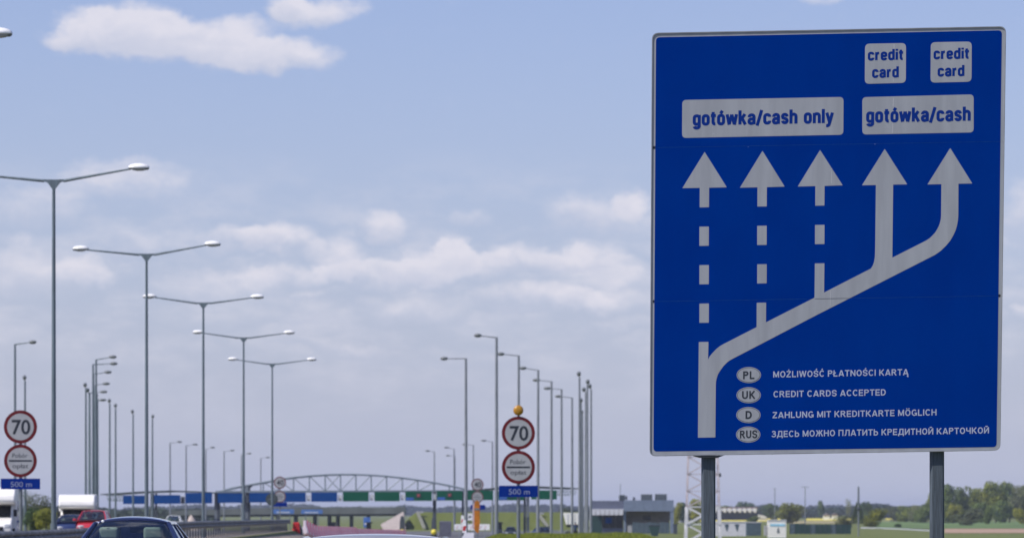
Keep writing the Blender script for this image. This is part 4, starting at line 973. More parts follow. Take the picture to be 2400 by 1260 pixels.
# ------------------------------------------------------------------ service building on the right
DB = 727; sB = DB/F
t = thing('service_building', 'low flat-roofed blue-grey service building right of the lamp masts', 'building', (X(1482,DB), DB, -2)); bx = t.location.x
def bz(py): return Z(py, DB) + 2
def bX(px): return X(px, DB) - bx
M_pan = mat('blue_grey_panel', (.165,.205,.285), .55, var=.05); M_pan2 = mat('slate_panel', (.11,.125,.18), .6, var=.05); M_rec = mat('brown_render', (.20,.175,.165), .85, var=.1)
M_awn = mat('white_awning', (.58,.58,.62), .7, var=.05); M_gdoor = mat('green_door', (.015,.05,.045), .6)
MB().box(bX(1384), bX(1461), .4, 9, -.2, bz(1192)).build('left_wing_wall', M_rec, t)
for k in range(6): MB().box(bX(1385+k*12.75)+.01, bX(1385+(k+1)*12.75)-.02, -.1, .15, bz(1191.5), bz(1172.5)).build('parapet_panel', M_pan2, t)
MB().box(bX(1385), bX(1461.5), .15, .4, bz(1191), bz(1174)).build('parapet_core', M_pan2, t)
for k in range(7):
    a = 1385 + k*10.8
    MB().prism([(bX(a)+.05, bz(1205.5)),(bX(a+5.4), bz(1206.3)),(bX(a+10.8)-.05, bz(1205.5)),(bX(a+10.8)-.02, bz(1192.5)),(bX(a)+.02, bz(1192.5))], 'y', -.9+0, -.82).build('awning_flap', M_awn, t)
MB().box(bX(1386), bX(1460), -.8, .14, bz(1193.2), bz(1192)).build('awning_top', M_awn, t)
MB().box(bX(1387), bX(1411), .3, .41, 0, bz(1207)).build('green_door', M_gdoor, t)
for k in range(3): 
    MB().box(bX(1413+k*15.5), bX(1427+k*15.5), .3, .42, bz(1236), bz(1207)).build('window', M_dglass, t)
MB().box(bX(1412), bX(1461), .25, .45, 0, bz(1237)).build('plinth', M_pan2, t)
MB().box(bX(1419), bX(1434), .22, .29, bz(1225), bz(1212)).build('blue_poster', M_bluep, t)
for k in range(5): MB().box(bX(1462+k*23.4)+.01, bX(1462+(k+1)*23.4)-.02, -.5, -.3, bz(1197), bz(1171.5-.1*k)).build('parapet_panel', M_pan, t)
MB().box(bX(1463), bX(1578), -.3, 12, bz(1196), bz(1173)).build('roof_block', M_pan, t)
MB().box(bX(1466), bX(1570), 2.2, 11, -.2, bz(1196)).build('recessed_wall', M_rec, t)
MB().box(bX(1508), bX(1526), 2.1, 2.3, bz(1218), bz(1207)).build('window', M_dglass, t)
for a, c in ((1462,1467),(1571,1579)): MB().box(bX(a), bX(c), -.45, .1, -.2, bz(1196.5)).build('column', M_pan, t)
for a, c, yt in ((1452,1466,1158.5),(1503.5,1530,1157),(1536.5,1564,1156.5)):
    u = MB().box(bX(a), bX(c), 2, 4, bz(1173), bz(yt)).build('rooftop_unit', mat('rooftop_unit', (.10,.12,.13), .6), t, bevel=.05)
    for k in range(4): MB().box(bX(a)+.15+k*(bX(c)-bX(a))/4.2, bX(a)+.25+k*(bX(c)-bX(a))/4.2, 1.96, 1.995, bz(1171), bz(yt)-.15).build('louvre', M_cold, u)
MB().box(bX(1466.5), bX(1471), 1.9, 2.6, bz(1170), bz(1161)).build('vent', M_cold, t)
b = MB(); b.tube((bX(1455),3,bz(1158)),(bX(1455),3,bz(1133)),.05,n=6); b.build('aerial', M_galv, t)
b = MB(); b.tube((bX(1487),3,bz(1172)),(bX(1487),3,bz(1164)),.2,n=8); b.build('roof_vent', M_cold, t)
# fence of steel blue mesh panels, bins and posts before it
M_fpan = mat('slate_blue_fence', (.065,.10,.125), .7, var=.15)
d = 712
t = thing('mesh_fence', 'slate blue panel fence in front of the right half of building', 'fence', (X(1525,d), d, -2)); fx = t.location.x
for k in range(8): 
    a = 1482 + k*11; MB().box(X(a,d)-fx+.03, X(a+11,d)-fx-.03, 0, .06, .05, Z(1223+(k%3),d)+2).build('fence_panel', M_fpan, t)
    MB().box(X(a,d)-fx-.03, X(a,d)-fx+.03, -.04, .1, 0, Z(1221,d)+2).build('fence_post', M_galv, t)
for px, w, yt, m, nm, lb in ((1476,10,1229,M_booth,'electric_cabinet','pale cabinet left of the slate blue fence'),(1583,9,1228,M_cold,'electric_cabinet','dark cabinet right of the slate blue fence')):
    t = thing(nm, lb, 'cabinet', (X(px,705), 705, -2)); s = 705/F
    MB().box(-w*s/2, w*s/2, 0, .5, 0, Z(yt,705)+2).build('casing', m, t); MB().box(-w*s/2-.05, w*s/2+.05, -.05, .55, Z(yt,705)+2, Z(yt,705)+2.08).build('lid', M_cold, t)
d = 640; s = d/F
t = thing('green_container', 'dark green waste container on grass before slate blue fence', 'container', (X(1534,d), d, -2)); h = Z(1231,d)+2
MB().prism([(-13*s,h),(13*s,h),(8*s,0),(-7*s,0)], 'y', 0, 1.2).build('body', M_gdoor, t, bevel=.04); MB().box(-14*s,14*s,-.05,1.25,h,h+.1).build('lid', M_cold, t)
# white billboard like canopy and worker
d = 560; s = d/F; x = X(1340,d); g = gz(x,d)
t = thing('tipper_truck', 'white tipper truck body behind the right lamp masts', 'truck', (x, d, g))
zt, zb = Z(1201,d)-g, Z(1228,d)-g
MB().prism([(-20*s,zt),(18*s,zt),(18*s,zb),(-13*s,zb)], 'y', 0, 2.2).build('tipper_body', M_camp, t, bevel=.04)
for k in range(4): MB().box(-10*s+k*8*s, -9*s+k*8*s, -.05, -.002, zb+.05, zt-.05).build('body_rib', M_awn, t)
MB().box(-12*s, 17*s, .4, 1.9, zb-.35, zb-.02).build('chassis', M_trim, t)
for q in (-8*s, 6*s, 12*s):
    b = MB(); b.tube((q,.1,.48),(q,.5,.48),.48,n=16); b.build('wheel', M_rubber, t)
def person(label, px, d, ztop_py):
    x = X(px, d); g = gz(x, d); t = thing('person', label, 'person', (x, d, g), R(15)); Hh = 1.78
    J = {'pel':((0,0,.95),.15),'wa':((0,0,1.12),.13),'ch':((0,.02,1.35),.17),'nk':((0,.0,1.52),.06),'hb':((0,-.01,1.60),.085),'hd':((0,-.02,1.68),.10),'ht':((0,-.01,1.75),.07)}
    E = [('pel','wa'),('wa','ch'),('ch','nk'),('nk','hb'),('hb','hd'),('hd','ht')]
    for s, n in ((-1,'l'),(1,'r')):
        J.update({n+'h':((s*.10,0,.90),.10),n+'k':((s*.14,-.06*s,.50),.065),n+'a':((s*.17,-.0,.09),.045),n+'t':((s*.18,-.16,.04),.045),
                  n+'s':((s*.19,.0,1.43),.075),n+'e':((s*.30,.02,1.16),.05),n+'w':((s*.27,-.16,.98),.034),n+'p':((s*.26,-.22,.93),.034)})
        E += [('pel',n+'h'),(n+'h',n+'k'),(n+'k',n+'a'),(n+'a',n+'t'),('ch',n+'s'),(n+'s',n+'e'),(n+'e',n+'w'),(n+'w',n+'p')]
        for k in range(4):
            J[n+'f%d'%k] = ((s*.26+(k-1.5)*.018, -.27-.01*(k%2), .885-.004*k), .009); E.append((n+'p', n+'f%d'%k))
        J[n+'th'] = ((s*.23,-.25,.93),.010); E.append((n+'p', n+'th'))
    ks = list(J); me = bpy.data.meshes.new('body'); me.from_pydata([J[k][0] for k in ks], [(ks.index(a), ks.index(b_)) for a, b_ in E], [])
    o = bpy.data.objects.new('body', me); C.objects.link(o); o.parent = t
    sk = o.modifiers.new('skin', 'SKIN'); sk.use_smooth_shade = True
    for i, k in enumerate(ks):
        v = me.skin_vertices[0].data[i]; v.radius = (J[k][1], J[k][1]); v.use_root = (k == 'pel')
    o.modifiers.new('sub', 'SUBSURF').levels = 1
    bpy.context.view_layer.update(); dg = bpy.context.evaluated_depsgraph_get()
    m2 = bpy.data.meshes.new_from_object(o.evaluated_get(dg)); o.modifiers.clear(); o.data = m2
    ms = [mat('work_jacket_blue', (.02,.05,.11), .8), mat('work_trousers_dark', (.018,.022,.035), .85), mat('skin', (.42,.25,.18), .6), M_rubber]
    m2.materials.clear()
    for q in ms: m2.materials.append(q)
    for p in m2.polygons:
        c = p.center; p.use_smooth = True
        p.material_index = 3 if c.z < .09 else 2 if (c.z > 1.53 or (c.y < -.17 and .8 < c.z < 1.0)) else 1 if c.z < .93 else 0
    b = MB(); b.ell((0,.01,1.72),(.115,.125,.10),12,8,0,-.3); b.build('cap', ms[0], t, smooth=True)
    b = MB(); b.ell((0,-.115,1.655),(.014,.022,.02),6,4)
    for s in (-1,1): b.ell((s*.035,-.10,1.685),(.012,.008,.008),6,4)
    b.build('face', ms[2], t)
    return t
person('worker in dark blue clothes standing before the white tipper truck', 1348.5, 470, 1217)
# fence clutter beneath masts: small posts
for k, px in enumerate((1296, 1304, 1321, 1331)):
    d = 500 + 12*k; x = X(px,d); g = gz(x,d)
    t = thing('site_fence_panel', ['low pale site fence panel left of the worker, outermost of four','low pale site fence panel left of the worker, second of four','low pale site fence panel left of the worker, third of four','low pale site fence panel left of the worker, next to him'][k], 'fence', (x, d, g), 0, 'low pale fence panels by the worker')
    b = MB()
    for q in range(5): b.bar((-.2+q*.1,0,0),(-.2+q*.1,0,1.0),.03,.03)
    b.bar((-.22,0,1.0),(.22,0,1.0),.05,.05); b.bar((-.22,0,.1),(.22,0,.1),.05,.05); b.build('bars', M_plight, t)
# ------------------------------------------------------------------ lattice mast behind the sign
DM = 400; s = DM/F; x0, x1 = X(1611,DM), X(1687,DM); cx = (x0+x1)/2; g = gz(cx, DM)
t = thing('lattice_mast', 'red and white lattice mast partly hidden behind the left sign post', 'mast', (cx, DM, g))
M_mw = mat('mast_white', (.60,.60,.63), .6, var=.05); M_mr = mat('mast_red', (.46,.40,.42), .6, var=.05); M_mg = mat('mast_dull', (.22,.22,.25), .6)
HT = 25.0
def hw(z): return (x1-x0)/2 * (1.06 - z*.020)
lv = [-.3]; z = Z(1228,DM)-g; 
for py in (1276,1228,1187,1150,1110,1070): lv.append(Z(py,DM)-g)
lv = lv[:1] + [q for q in lv[1:] if q > .2]
while lv[-1] < HT: lv.append(lv[-1]+1.7)
for k, (za, zb) in enumerate(zip(lv, lv[1:])):
    zm = (za+zb)/2 + g; py = 1200-(zm-EYE)*F/DM
    band = 0 if py > 1187 else 1 if py > 1110 else (int((py+2000)/78) % 2)
    m = (M_mw, M_mr)[band]; th = .20 if band == 0 else .085
    b = MB(); a, c = hw(za), hw(zb)
    for sx, sy in ((-1,-1),(1,-1),(1,1),(-1,1)): b.bar((sx*a, sy*a+a, za), (sx*c, sy*c+a, zb), th if sx < 0 else th*.6, th)
    for sy in (-1, 1):
        b.bar((-a, sy*a+a, za+ .0), (c, sy*c+a, zb), th*.8, th*.8)
        if k % 1 == 0: b.bar((a, sy*a+a, za), (-c, sy*c+a, zb), th*.6, th*.6)
        b.bar((-c, sy*c+a, zb), (c, sy*c+a, zb), th*.55, th*.55)
    for sx in (-1, 1): b.bar((sx*a, 0, za), (sx*c, 2*a, zb), th*.5, th*.5)
    b.build('mast_section', m, t)
b = MB(); b.ell((hw(3)+.02,0,Z(1112,DM)-g),(.12,.12,.2),8,6); b.build('beacon', M_cold, t)
# ------------------------------------------------------------------ right middle distance
def cabin(px0, px1, yt, yb, d, m, label, name, cat, extra=None):
    s = d/F; x = X((px0+px1)/2, d); g = gz(x, d); t = thing(name, label, cat, (x, d, g)); w = (px1-px0)*s/2; h = Z(yt,d)-g
    MB().box(-w, w, 0, 2.4, -.05, h).build('wall', m, t, bevel=.03)
    MB().box(-w-.05, w+.05, -.06, 2.46, h+.004, h+.12).build('roof', M_awn, t)
    return t, w, h
t, w, h = cabin(1655, 1748, 1223, 1258, 640, M_awn, 'pale portable cabin with dark branches drawn over it, right of left sign post', 'portable_cabin', 'cabin')
M_bark = mat('bark', (.06,.05,.04), .9)
b = MB(); r2 = random.Random(5)
for px in (1703, 1727):
    cx0 = X(px,640)-t.location.x
    b.prism([(cx0-.35,h-.25),(cx0+.35,h-.25),(cx0+.1,h-1.3),(cx0-.02,h-1.3)], 'y', -.03, -.002)
b.build('dark_panel', M_fpan, t)
t['label'] = 'pale portable cabin with dark tapering panels right of left sign post'
cabin(1750, 1784, 1224, 1260, 650, M_fpan, 'slate blue box cabin beside the pale portable cabin', 'storage_box', 'cabin')
t, w, h = cabin(1800, 1843, 1219, 1254, 600, M_camp, 'bright white box trailer with light blue stripe', 'box_trailer', 'trailer')
MB().box(-w*.75, w*.85, -.04, -.035+.033, h-.75, h-.45).build('light_blue_stripe', mat('light_blue', (.30,.60,.78), .5), t)
MB().prism([(-.05,.7),(.35,.7),(.25,1.2),(.12,1.5),(.03,1.2)], 'y', -.04, -.002).build('tree_logo', M_galv, t)
MB().box(-w-.5, -w, .1, 1.5, .3, h-.7).build('drawbar_box', M_booth, t)
for q in (-.6, .6): b = MB(); b.tube((q,.1,.12),(q,.35,.12),.28,n=14); b.build('wheel', M_rubber, t)
d = 700; t = thing('green_site_fence', 'long dark green solid fence right of the white trailer', 'fence', (X(1940,d), d, -2)); fx = t.location.x
for k in range(12):
    a = 1851 + k*12; MB().box(X(a,d)-fx+.02, X(a+12,d)-fx-.02, 0, .08, .03, Z(1228+(k<3)*-2,d)+2).build('fence_panel', M_gdoor if k % 4 else M_fpan, t)
    MB().box(X(a,d)-fx-.04, X(a,d)-fx+.04, -.06, .12, 0, Z(1227,d)+2).build('fence_post', M_cold, t)
t = thing('concrete_slab_stack', 'flat pale slab stack lying above the left end of green fence', 'slabs', (X(1908,760), 760, -2)); 
for k in range(3): MB().box(-1.6+.1*k, 1.6-.1*k, 0, 2, .45+.2*k, .62+.2*k).build('slab', M_conc, t)
MB().box(-1.4,1.4,.2,1.8,0,.44).build('pallet', M_cold, t)
# low guard wall running off to the right
t = thing('distant_guardrail', 'low grey guardrail slanting across the field right of the pole', 'guardrail', (X(2020,960), 960, -2)); gx0 = t.location.x
pts = [(2018,1235.5,960),(2070,1237,930),(2125,1239.5,880),(2188,1243.5,800)]
M_railp = mat('pale_rail', (.46,.48,.52), .7)
for (a, ya, da), (c, yb, dc) in zip(pts, pts[1:]):
    b = MB(); b.bar((X(a,da)-gx0, da-960, Z(ya+2,da)+2), (X(c,dc)-gx0, dc-960, Z(yb+2,dc)+2), .12, .62); b.build('beam', M_railp, t)
    for q in range(7):
        u = q/7; px, py = a+(c-a)*u, da+(dc-da)*u; b = MB(); b.box(X(px,py)-gx0-.05, X(px,py)-gx0+.05, py-960, py-960+.1, 0, .5); b.build('rail_post', M_galv, t)
t = thing('marker_stone', 'small pale marker post left of the right sign post', 'post', (X(2186,700), 700, -2)); MB().box(-.12,.12,0,.2,0,.62).build('stone', M_conc, t); MB().box(-.13,.13,-.01,.21,.45,.52).build('band', M_black, t)
# poles
def upole(px, d, yt, label, trans=False, r=.11):
    x = X(px,d); g = gz(x,d); t = thing('utility_pole', label, 'utility pole', (x,d,g)); h = Z(yt,d)-g
    b = MB(); b.tube((0,0,-.1),(0,0,h),r,r*.7,8); b.build('pole', M_plight, t)
    if trans:
        b = MB(); b.tube((0,0,h-2.3),(0,0,h+.1),.16,.13,8); b.build('antenna', M_galv, t)
        b = MB(); b.bar((-.5,0,h-3.1),(.6,0,h-3.3),.12,.12); b.bar((-.3,0,h-2.9),(.2,0,h-3.5),.1,.1); b.build('crossarm', M_cold, t)
        b = MB(); b.ell((.0,0,h-3.2),(.22,.2,.3),8,6); b.build('insulator', M_cold, t)
    else:
        b = MB(); b.bar((-.7,0,h-.1),(.7,0,h-.1),.08,.08); b.build('crossarm', M_plight, t)
upole(2012, 640, 1141, 'utility pole with thick antenna top right of green fence', True)
upole(1887, 760, 1139, 'thin pale pole above the left end of green fence')
upole(1816, 1400, 1143, 'thin distant pole above the greenhouse end', r=.18)
# greenhouse row and sheds
d = 2000; s = d/F
t = thing('greenhouse_row', 'long low row of white-gabled greenhouses beyond the yellow field', 'greenhouse', (X(1725,d), d, -2)); gx0 = t.location.x
MB().box(X(1600,d)-gx0, X(1778,d)-gx0, 4, 14, -.2, Z(1197,d)+2).build('long_wall', mat('dark_hedge_wall', (.035,.05,.07), .9), t)
for k in range(15):
    a = 1600 + k*11.8; xa, xb = X(a,d)-gx0, X(a+11.3,d)-gx0; zt, zb = Z(1190,d)+2, Z(1197.5,d)+2
    MB().prism([(xa,zb),(xa,zt-.5),(xa+(xb-xa)*.3,zt),(xa+(xb-xa)*.7,zt),(xb-(xb-xa)*.25,zb+.3),(xa+(xb-xa)*.5,zb-.7)], 'y', 0, 10).build('white_gable', M_awn, t)
MB().box(X(1600,d)-gx0, X(1780,d)-gx0, 10.5, 16, Z(1190,d)+2, Z(1187.5,d)+2).build('roof_ridge', mat('brick_roof', (.22,.13,.12), .8), t)
t = thing('white_barn', 'bright white barn at the right end of the greenhouse row', 'barn', (X(1787,1900), 1900, -2))
MB().box(-1.5, 1.6, 0, 6, 0, 1.2).build('wall', M_awn, t); MB().prism([(-1.8,1.2),(2.6,1.0),(.4,2.3),(-1.6,2.5)], 'y', -.3, 6.3).build('roof', M_awn, t)
for px, c, d in ((1598,M_camp,1500),(1938,M_camp,2100),(1957,M_camp,2200)):
    t = thing('farmhouse', {1598:'tiny pale farmhouse between service building and lattice mast',1938:'tiny pale farmhouse left of the utility pole, left of two',1957:'tiny pale farmhouse left of the utility pole, right of two'}[px], 'house', (X(px,d), d, -2))
    MB().box(-1.5,1.5,0,6,0,2.0).build('wall', c, t); MB().prism([(-1.8,2.0),(1.8,2.0),(0,3.2)], 'y', -.3, 6.3).build('roof', mat('tile_roof',(.16,.12,.11)), t)
# ------------------------------------------------------------------ trees
L_mid = leaf_mat('leaves_fresh', (.26,.29,.045), (.10,.14,.035)); L_dark = leaf_mat('leaves_dark', (.14,.19,.045), (.05,.09,.035)); L_yel = leaf_mat('leaves_yellow_green', (.32,.32,.04), (.14,.16,.03)); L_grey = leaf_mat('leaves_grey_green', (.20,.22,.10), (.09,.11,.06)); L_far = leaf_mat('leaves_far', (.055,.08,.05), (.03,.05,.045), .02)
def crown_mesh(seed, nl=2200, size=.045, lobes=9, sparse=0.0, wide=.5, low=.12):
    r = random.Random(seed); v = []; f = []
    L_ = []
    for k in range(lobes):
        z = low + .12 + (1-low-.25) * (k + .5) / lobes + r.uniform(-.05,.05); m = math.sin(math.pi * min(1, max(.12, (z-low)/(1-low)))) ** .5
        a = r.uniform(0, 6.28) ; q = r.uniform(.15, .62) * wide * m
        L_.append((math.cos(a)*q, math.sin(a)*q, z, r.uniform(.16,.27)*(.8+.4*m)*(wide/.5)**.5))
    for _ in range(nl):
        cx, cy, cz, rad = r.choice(L_)
        while True:
            p = Vector((r.uniform(-1,1), r.uniform(-1,1), r.uniform(-1,1)))
            if .3 < p.length < 1: break
        p = p.normalized() * (p.length ** .5)
        c = Vector((cx, cy, cz)) + Vector((p.x*rad, p.y*rad, p.z*rad*.85))
        if c.z > 1 or c.z < low*.6: continue
        n = (p + Vector((r.uniform(-.8,.8), r.uniform(-.8,.8), r.uniform(-.5,.8)))).normalized()
        a = n.orthogonal().normalized(); b_ = n.cross(a); th = r.uniform(0, 3.14); s_ = size * r.uniform(.5, 1.2)
        a, b_ = (a*math.cos(th)+b_*math.sin(th))*s_, (b_*math.cos(th)-a*math.sin(th))*s_*.6
        k = len(v); v += [c-a, c-b_, c+a, c+b_]; f.append((k,k+1,k+2,k+3))
    me = bpy.data.meshes.new('crown'); me.from_pydata([tuple(q) for q in v], [], f); return me, L_
def trunk_mesh(L_, seed):
    r = random.Random(seed); b = MB(); b.tube((0,0,-.02),(0,0,.35),.03,.022,7); b.tube((0,0,.34),(.01,0,.7),.022,.01,6)
    for cx, cy, cz, rad in L_: b.tube((0,0,max(.12,cz-.25)),(cx*.9,cy*.9,cz),.014,.004,5)
    me = bpy.data.meshes.new('trunk'); me.from_pydata(b.v, [], b.f); me.materials.append(M_bark); return me
VAR = {}
for k in range(5): VAR['tree%d'%k] = crown_mesh(20+k, 3200, .040, 13, wide=.55, low=.14)
for k in range(3): VAR['bush%d'%k] = crown_mesh(50+k, 2400, .05, 9, wide=.72, low=.0)
for k in range(2): VAR['thin%d'%k] = crown_mesh(70+k, 1500, .028, 11, wide=.5, low=.2)
def conifer_mesh(seed):
    r = random.Random(seed); v = []; f = []
    for _ in range(1600):
        z = r.random() ** 1.3; rad = .28 * (1-z) ** .8 * r.uniform(.6, 1.05); a = r.uniform(0, 6.28); c = Vector((rad*math.cos(a), rad*math.sin(a), .06+z*.94))
        t_ = Vector((math.cos(a)*.06, math.sin(a)*.06, -.03)); w_ = Vector((-math.sin(a)*.03, math.cos(a)*.03, .01)); k = len(v); v += [c-w_, c+t_, c+w_, c-t_*.4]; f.append((k,k+1,k+2,k+3))
    me = bpy.data.meshes.new('crown'); me.from_pydata([tuple(q) for q in v], [], f); return me, [(0,0,.6,.1)]
VAR['fir'] = conifer_mesh(3)
TR = {k: trunk_mesh(v[1], 1) for k, v in VAR.items()}
def tree(kind, px, yt, wpx, d, leaf, label, rot=0.0, name='tree', cat='tree', group=None):
    x = X(px, d); g = gz(x, d); h = Z(yt, d) - g; w = wpx * d / F
    t = thing(name, label, cat, (x, d, g), rot, group)
    for nm, me0 in (('crown', VAR[kind][0]), ('trunk', TR[kind])):
        key = (nm, kind, leaf.name if nm == 'crown' else '')
        me = MESHC.get(key)
        if me is None:
            me = me0.copy(); me.name = nm; me.materials.clear(); me.materials.append(leaf if nm == 'crown' else M_bark); MESHC[key] = me
        o = bpy.data.objects.new(nm, me); C.objects.link(o); o.parent = t
        o.scale = (w*(1.0 if kind[0] != 'b' else .8), w*(1.0 if kind[0] != 'b' else .8), h)
    return t
MESHC = {}
G1 = 'trees of the grove at the right edge'
grove = [('tree0',2222,1134,62,1480,L_dark,'dark round tree just right of the right sign post'),('tree1',2252,1139,56,1500,L_mid,'fresh green tree second from the right sign post'),
 ('tree2',2284,1143,58,1520,L_mid,'lower grove tree left of the tallest crown'),('tree3',2312,1133,58,1500,L_yel,'yellowish grove tree with its crown at the left of the tallest part'),
 ('tree4',2334,1126,62,1490,L_mid,'tallest tree crown of the grove at right'),('tree0',2366,1130,60,1500,L_dark,'dark tall grove tree right of the tallest crown'),
 ('tree2',2392,1137,60,1480,L_grey,'greyish grove tree at the right picture edge'),('tree1',2420,1134,60,1500,L_mid,'grove tree cut by the right picture edge')]
for i, a in enumerate(grove): tree(*a, rot=i*1.3, group=G1)
und = [('bush0',2235,1178,44,1440,L_yel,'yellow green shrub under dark round tree right of the post'),('bush1',2268,1190,70,1180,L_grey,'large grey green shrub in front of the grove'),
 ('bush2',2318,1188,34,1300,L_mid,'small green bush right of the large grey green shrub'),('bush0',2352,1172,60,1470,L_dark,'dark undergrowth below the tallest crown'),('bush1',2396,1190,44,1320,L_yel,'bush at the right picture edge under the grove'),('bush2',2298,1176,60,1480,L_dark,'dark undergrowth between the grove trunks'),
 ('bush2',2206,1172,60,1450,L_mid,'green shrub partly behind the right sign post'),('bush1',2168,1178,60,1500,L_dark,'dark shrub left of the right sign post'),('bush0',2125,1184,62,1600,L_mid,'long green shrub left of the right sign post'),
 ('bush2',2150,1183,60,1560,L_grey,'grey shrub among the row left of right sign post'),('bush1',2094,1186,50,1650,L_grey,'pale shrub at left end of the row by the yellow strip')]
for i, a in enumerate(und): tree(*a, rot=i*.9, name='shrub', cat='shrub', group='shrubs under and beside the grove')
tree('tree3',2186,1153,36,1500,L_mid,'slender tree peeking out left of the right sign post')
tree('bush1',2051,1190,62,1040,L_yel,'round yellow green bush right of the utility pole',name='shrub',cat='shrub')
tree('bush2',1978,1207,46,960,L_grey,'scruffy bush above right end of green fence',name='shrub',cat='shrub')
tree('bush0',1849,1177,76,1400,L_yel,'large rounded olive shrub above the white box trailer',name='shrub',cat='shrub')
tree('bush2',1806,1179,40,1900,L_dark,'hazy blue green tree left of the olive shrub',name='shrub',cat='shrub')
tree('bush1',1765,1208,36,1300,L_mid,'small bush interrupting the yellow field',name='shrub',cat='shrub')
tree('bush0',1742,1174,60,2300,L_dark,'dark tree dome rising behind the greenhouses',name='tree')
tree('bush2',1700,1184,60,2350,L_dark,'low dark tree behind greenhouses, next to left sign post',name='tree')
tree('fir',2011,1174,62,1250,L_dark,'dark conifer standing behind the utility pole',name='conifer_tree')
tree('tree1',2030,1174,30,1700,L_dark,'dark tree right behind the conifer')
tree('tree2',1924,1172,20,2300,L_dark,'small isolated tree above the yellow field')
tree('thin0',1988,1167,18,1900,L_grey,'thin small tree left of the conifer')
tree('tree4',1632,1168,44,1300,L_yel,'green tree seen through the lattice mast'); tree('tree0',1602,1177,40,1500,L_dark,'dark tree between service building and mast')
tree('bush1',1588,1176,24,1300,L_yel,'yellow green bush at the right end of building',name='shrub',cat='shrub')
tree('thin1',94,1153,84,420,L_grey,'sparse pale willow between motorhome and tallest lamp pole')
tree('thin0',64,1150,44,440,L_grey,'sparse tree behind the left 500 m plate')
tree('bush0',80,1189,66,400,L_dark,'dark bush below the sparse willow',name='shrub',cat='shrub'); tree('bush2',108,1190,60,395,L_yel,'yellow green bush left of the tallest lamp pole',name='shrub',cat='shrub')
tree('bush1',1318,1188,40,1100,L_grey,'brownish shrub on the bank between right masts',name='shrub',cat='shrub')
tree('bush2',2105,1226,20,1000,L_dark,'tiny dark bush in the crop field',name='shrub',cat='shrub')
# sand heaps
def heap(px0, px1, yt, d, label):
    x = X((px0+px1)/2, d); g = gz(x, d); t = thing('sand_heap', label, 'sand heap', (x, d, g)); w = (px1-px0)*d/F/2; h = Z(yt,d)-g
    b = MB(); n = 14
    vs = []; fs = []
    for j in range(7):
        u = j/6
        for i in range(n): a = 2*math.pi*i/n; q = w*(1-u)**.8*random.uniform(.9,1.08)+.05; vs.append((q*math.cos(a)-w*.25*u, q*math.sin(a), h*u*random.uniform(.95,1.03)-.1))
    for j in range(6):
        for i in range(n): fs.append((j*n+i, j*n+(i+1)%n, (j+1)*n+(i+1)%n, (j+1)*n+i))
    fs.append(tuple(6*n+i for i in range(n))); b.add(vs, fs); b.build('heap', M_beige, t, smooth=True)
heap(432, 474, 1203.5, 436, 'pale sand heap beyond the guardrail, left of third lamp pole')
# ------------------------------------------------------------------ far woods and grass
def woods(name, px0, px1, d, hfun, n, sz, leaf, depth=60):
    r = random.Random(hash(name) % 999 if False else int(d)); v = []; f = []
    xa, xb = X(px0,d), X(px1,d)
    def top(x):
        u = x/d*F/1000
        return hfun * (1 + .14*math.sin(u*9+d) + .10*math.sin(u*23+1) + .08*math.sin(u*51+2) + .05*math.sin(u*117))
    m = 260                      # solid heart of the wood, so that no daylight shows through its middle
    for i in range(m+1):
        x = xa+(xb-xa)*i/m; h = top(x)*r.uniform(.72,.9); v += [(x,d+depth*.3,-2.2),(x,d+depth*.3,-2+h),(x,d+depth,-2+h*.9),(x,d+depth,-2.2)]
    for i in range(m):
        for j in range(3): f.append((i*4+j,(i+1)*4+j,(i+1)*4+j+1,i*4+j+1))
    for _ in range(n):
        x = r.uniform(xa, xb); h = top(x); z = -2 + h * (r.random() ** .6) * r.uniform(.85,1.12)
        s_ = sz*r.uniform(.6,1.3); c = Vector((x, d+r.uniform(0, depth), z)); th = r.uniform(0,3.14)
        a = Vector((math.cos(th)*s_, r.uniform(-.5,.5)*s_, math.sin(th)*s_*.7)); b_ = Vector((-math.sin(th)*s_*.6, r.uniform(-.5,.5)*s_, math.cos(th)*s_*.5))
        k = len(v); v += [c-a, c-b_, c+a, c+b_]; f.append((k,k+1,k+2,k+3))
    me = bpy.data.meshes.new(name); me.from_pydata([tuple(q) for q in v], [], f); me.materials.append(leaf)
    o = bpy.data.objects.new(name, me); C.objects.link(o); o['kind'] = 'stuff'; o['label'] = 'far off wood along the horizon'; return o
woods('far_wood', -900, 3300, 4600, 9.3, 26000, 2.2, L_far)
woods('near_wood', -300, 500, 1500, 4.3, 9000, .8, L_far, 30)
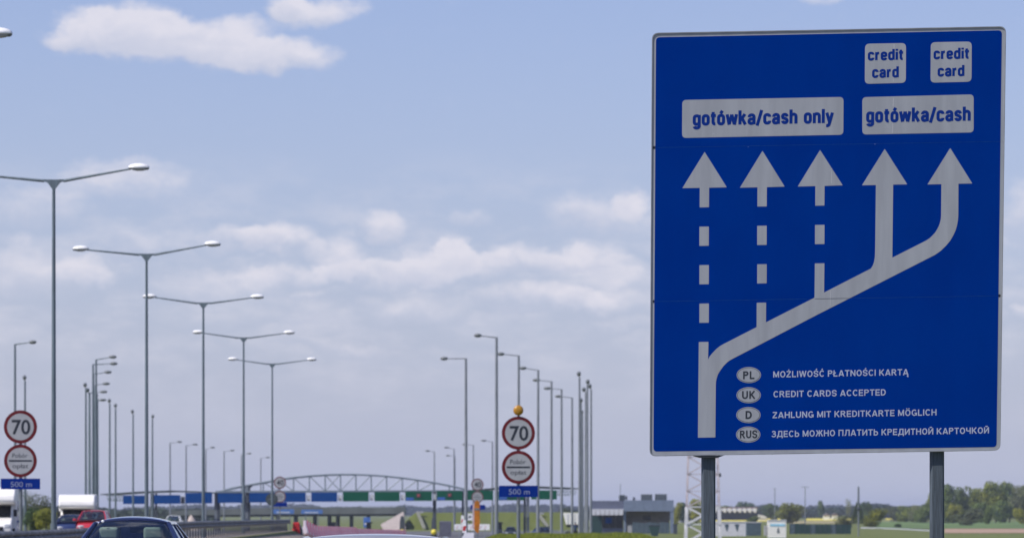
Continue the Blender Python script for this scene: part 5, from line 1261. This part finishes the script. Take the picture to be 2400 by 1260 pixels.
woods('near_wood', 1330, 1600, 2000, 5.2, 4000, .8, L_far, 30)
woods('middle_wood', 1700, 2260, 2600, 6.4, 9000, 1.1, L_far, 40)
M_blade = leaf_mat('grass_blades', (.24,.27,.03), (.085,.12,.03), .7)
def grass(name, n, xf, ya, yb, h0, h1, m, w=.03):
    r = random.Random(n); v = []; f = []
    for _ in range(n):
        y = r.uniform(ya, yb); lo, hi = xf(y); x = r.uniform(lo, hi); z = gz(x, y); h = r.uniform(h0, h1) * (.6 + .6*math.sin(x*1.7+y*.3)**2); a = r.uniform(0, 3.14)
        dx, dy = math.cos(a)*w, math.sin(a)*w; k = len(v)
        v += [(x-dx,y-dy,z-.02),(x+dx,y+dy,z-.02),(x+r.uniform(-.08,.08),y+r.uniform(-.08,.08),z+h)]; f.append((k,k+1,k+2))
    me = bpy.data.meshes.new(name); me.from_pydata(v, [], f); me.materials.append(m)
    o = bpy.data.objects.new(name, me); C.objects.link(o); o['kind'] = 'stuff'; o['label'] = 'grass on the verge'; return o
grass('verge_grass', 30000, lambda y: (xr(y)+.5, y*.034), 225, 345, .03, .14, M_blade)
grass('near_grass', 14000, lambda y: (2.4, 9), 36, 62, .06, .25, M_blade, .012)
# ------------------------------------------------------------------ air
b = MB(); b.box(-2700, 3500, -70, 11100, -3.4, 27.5)
hz = b.build('haze', None, None) if False else None
me = bpy.data.meshes.new('haze'); me.from_pydata(b.v, [], b.f)
hz = bpy.data.objects.new('haze', me); C.objects.link(hz); hz['kind'] = 'stuff'; hz['label'] = 'thin summer haze'
hm = bpy.data.materials.new('haze_air'); hm.use_nodes = True; ht = hm.node_tree; ht.nodes.clear()
pv = ht.nodes.new('ShaderNodeVolumePrincipled'); pv.inputs['Density'].default_value = HAZE; pv.inputs['Color'].default_value = (.74,.80,1.0,1); pv.inputs['Anisotropy'].default_value = 0.2
ho = ht.nodes.new('ShaderNodeOutputMaterial'); ht.links.new(pv.outputs[0], ho.inputs['Volume']); me.materials.append(hm)
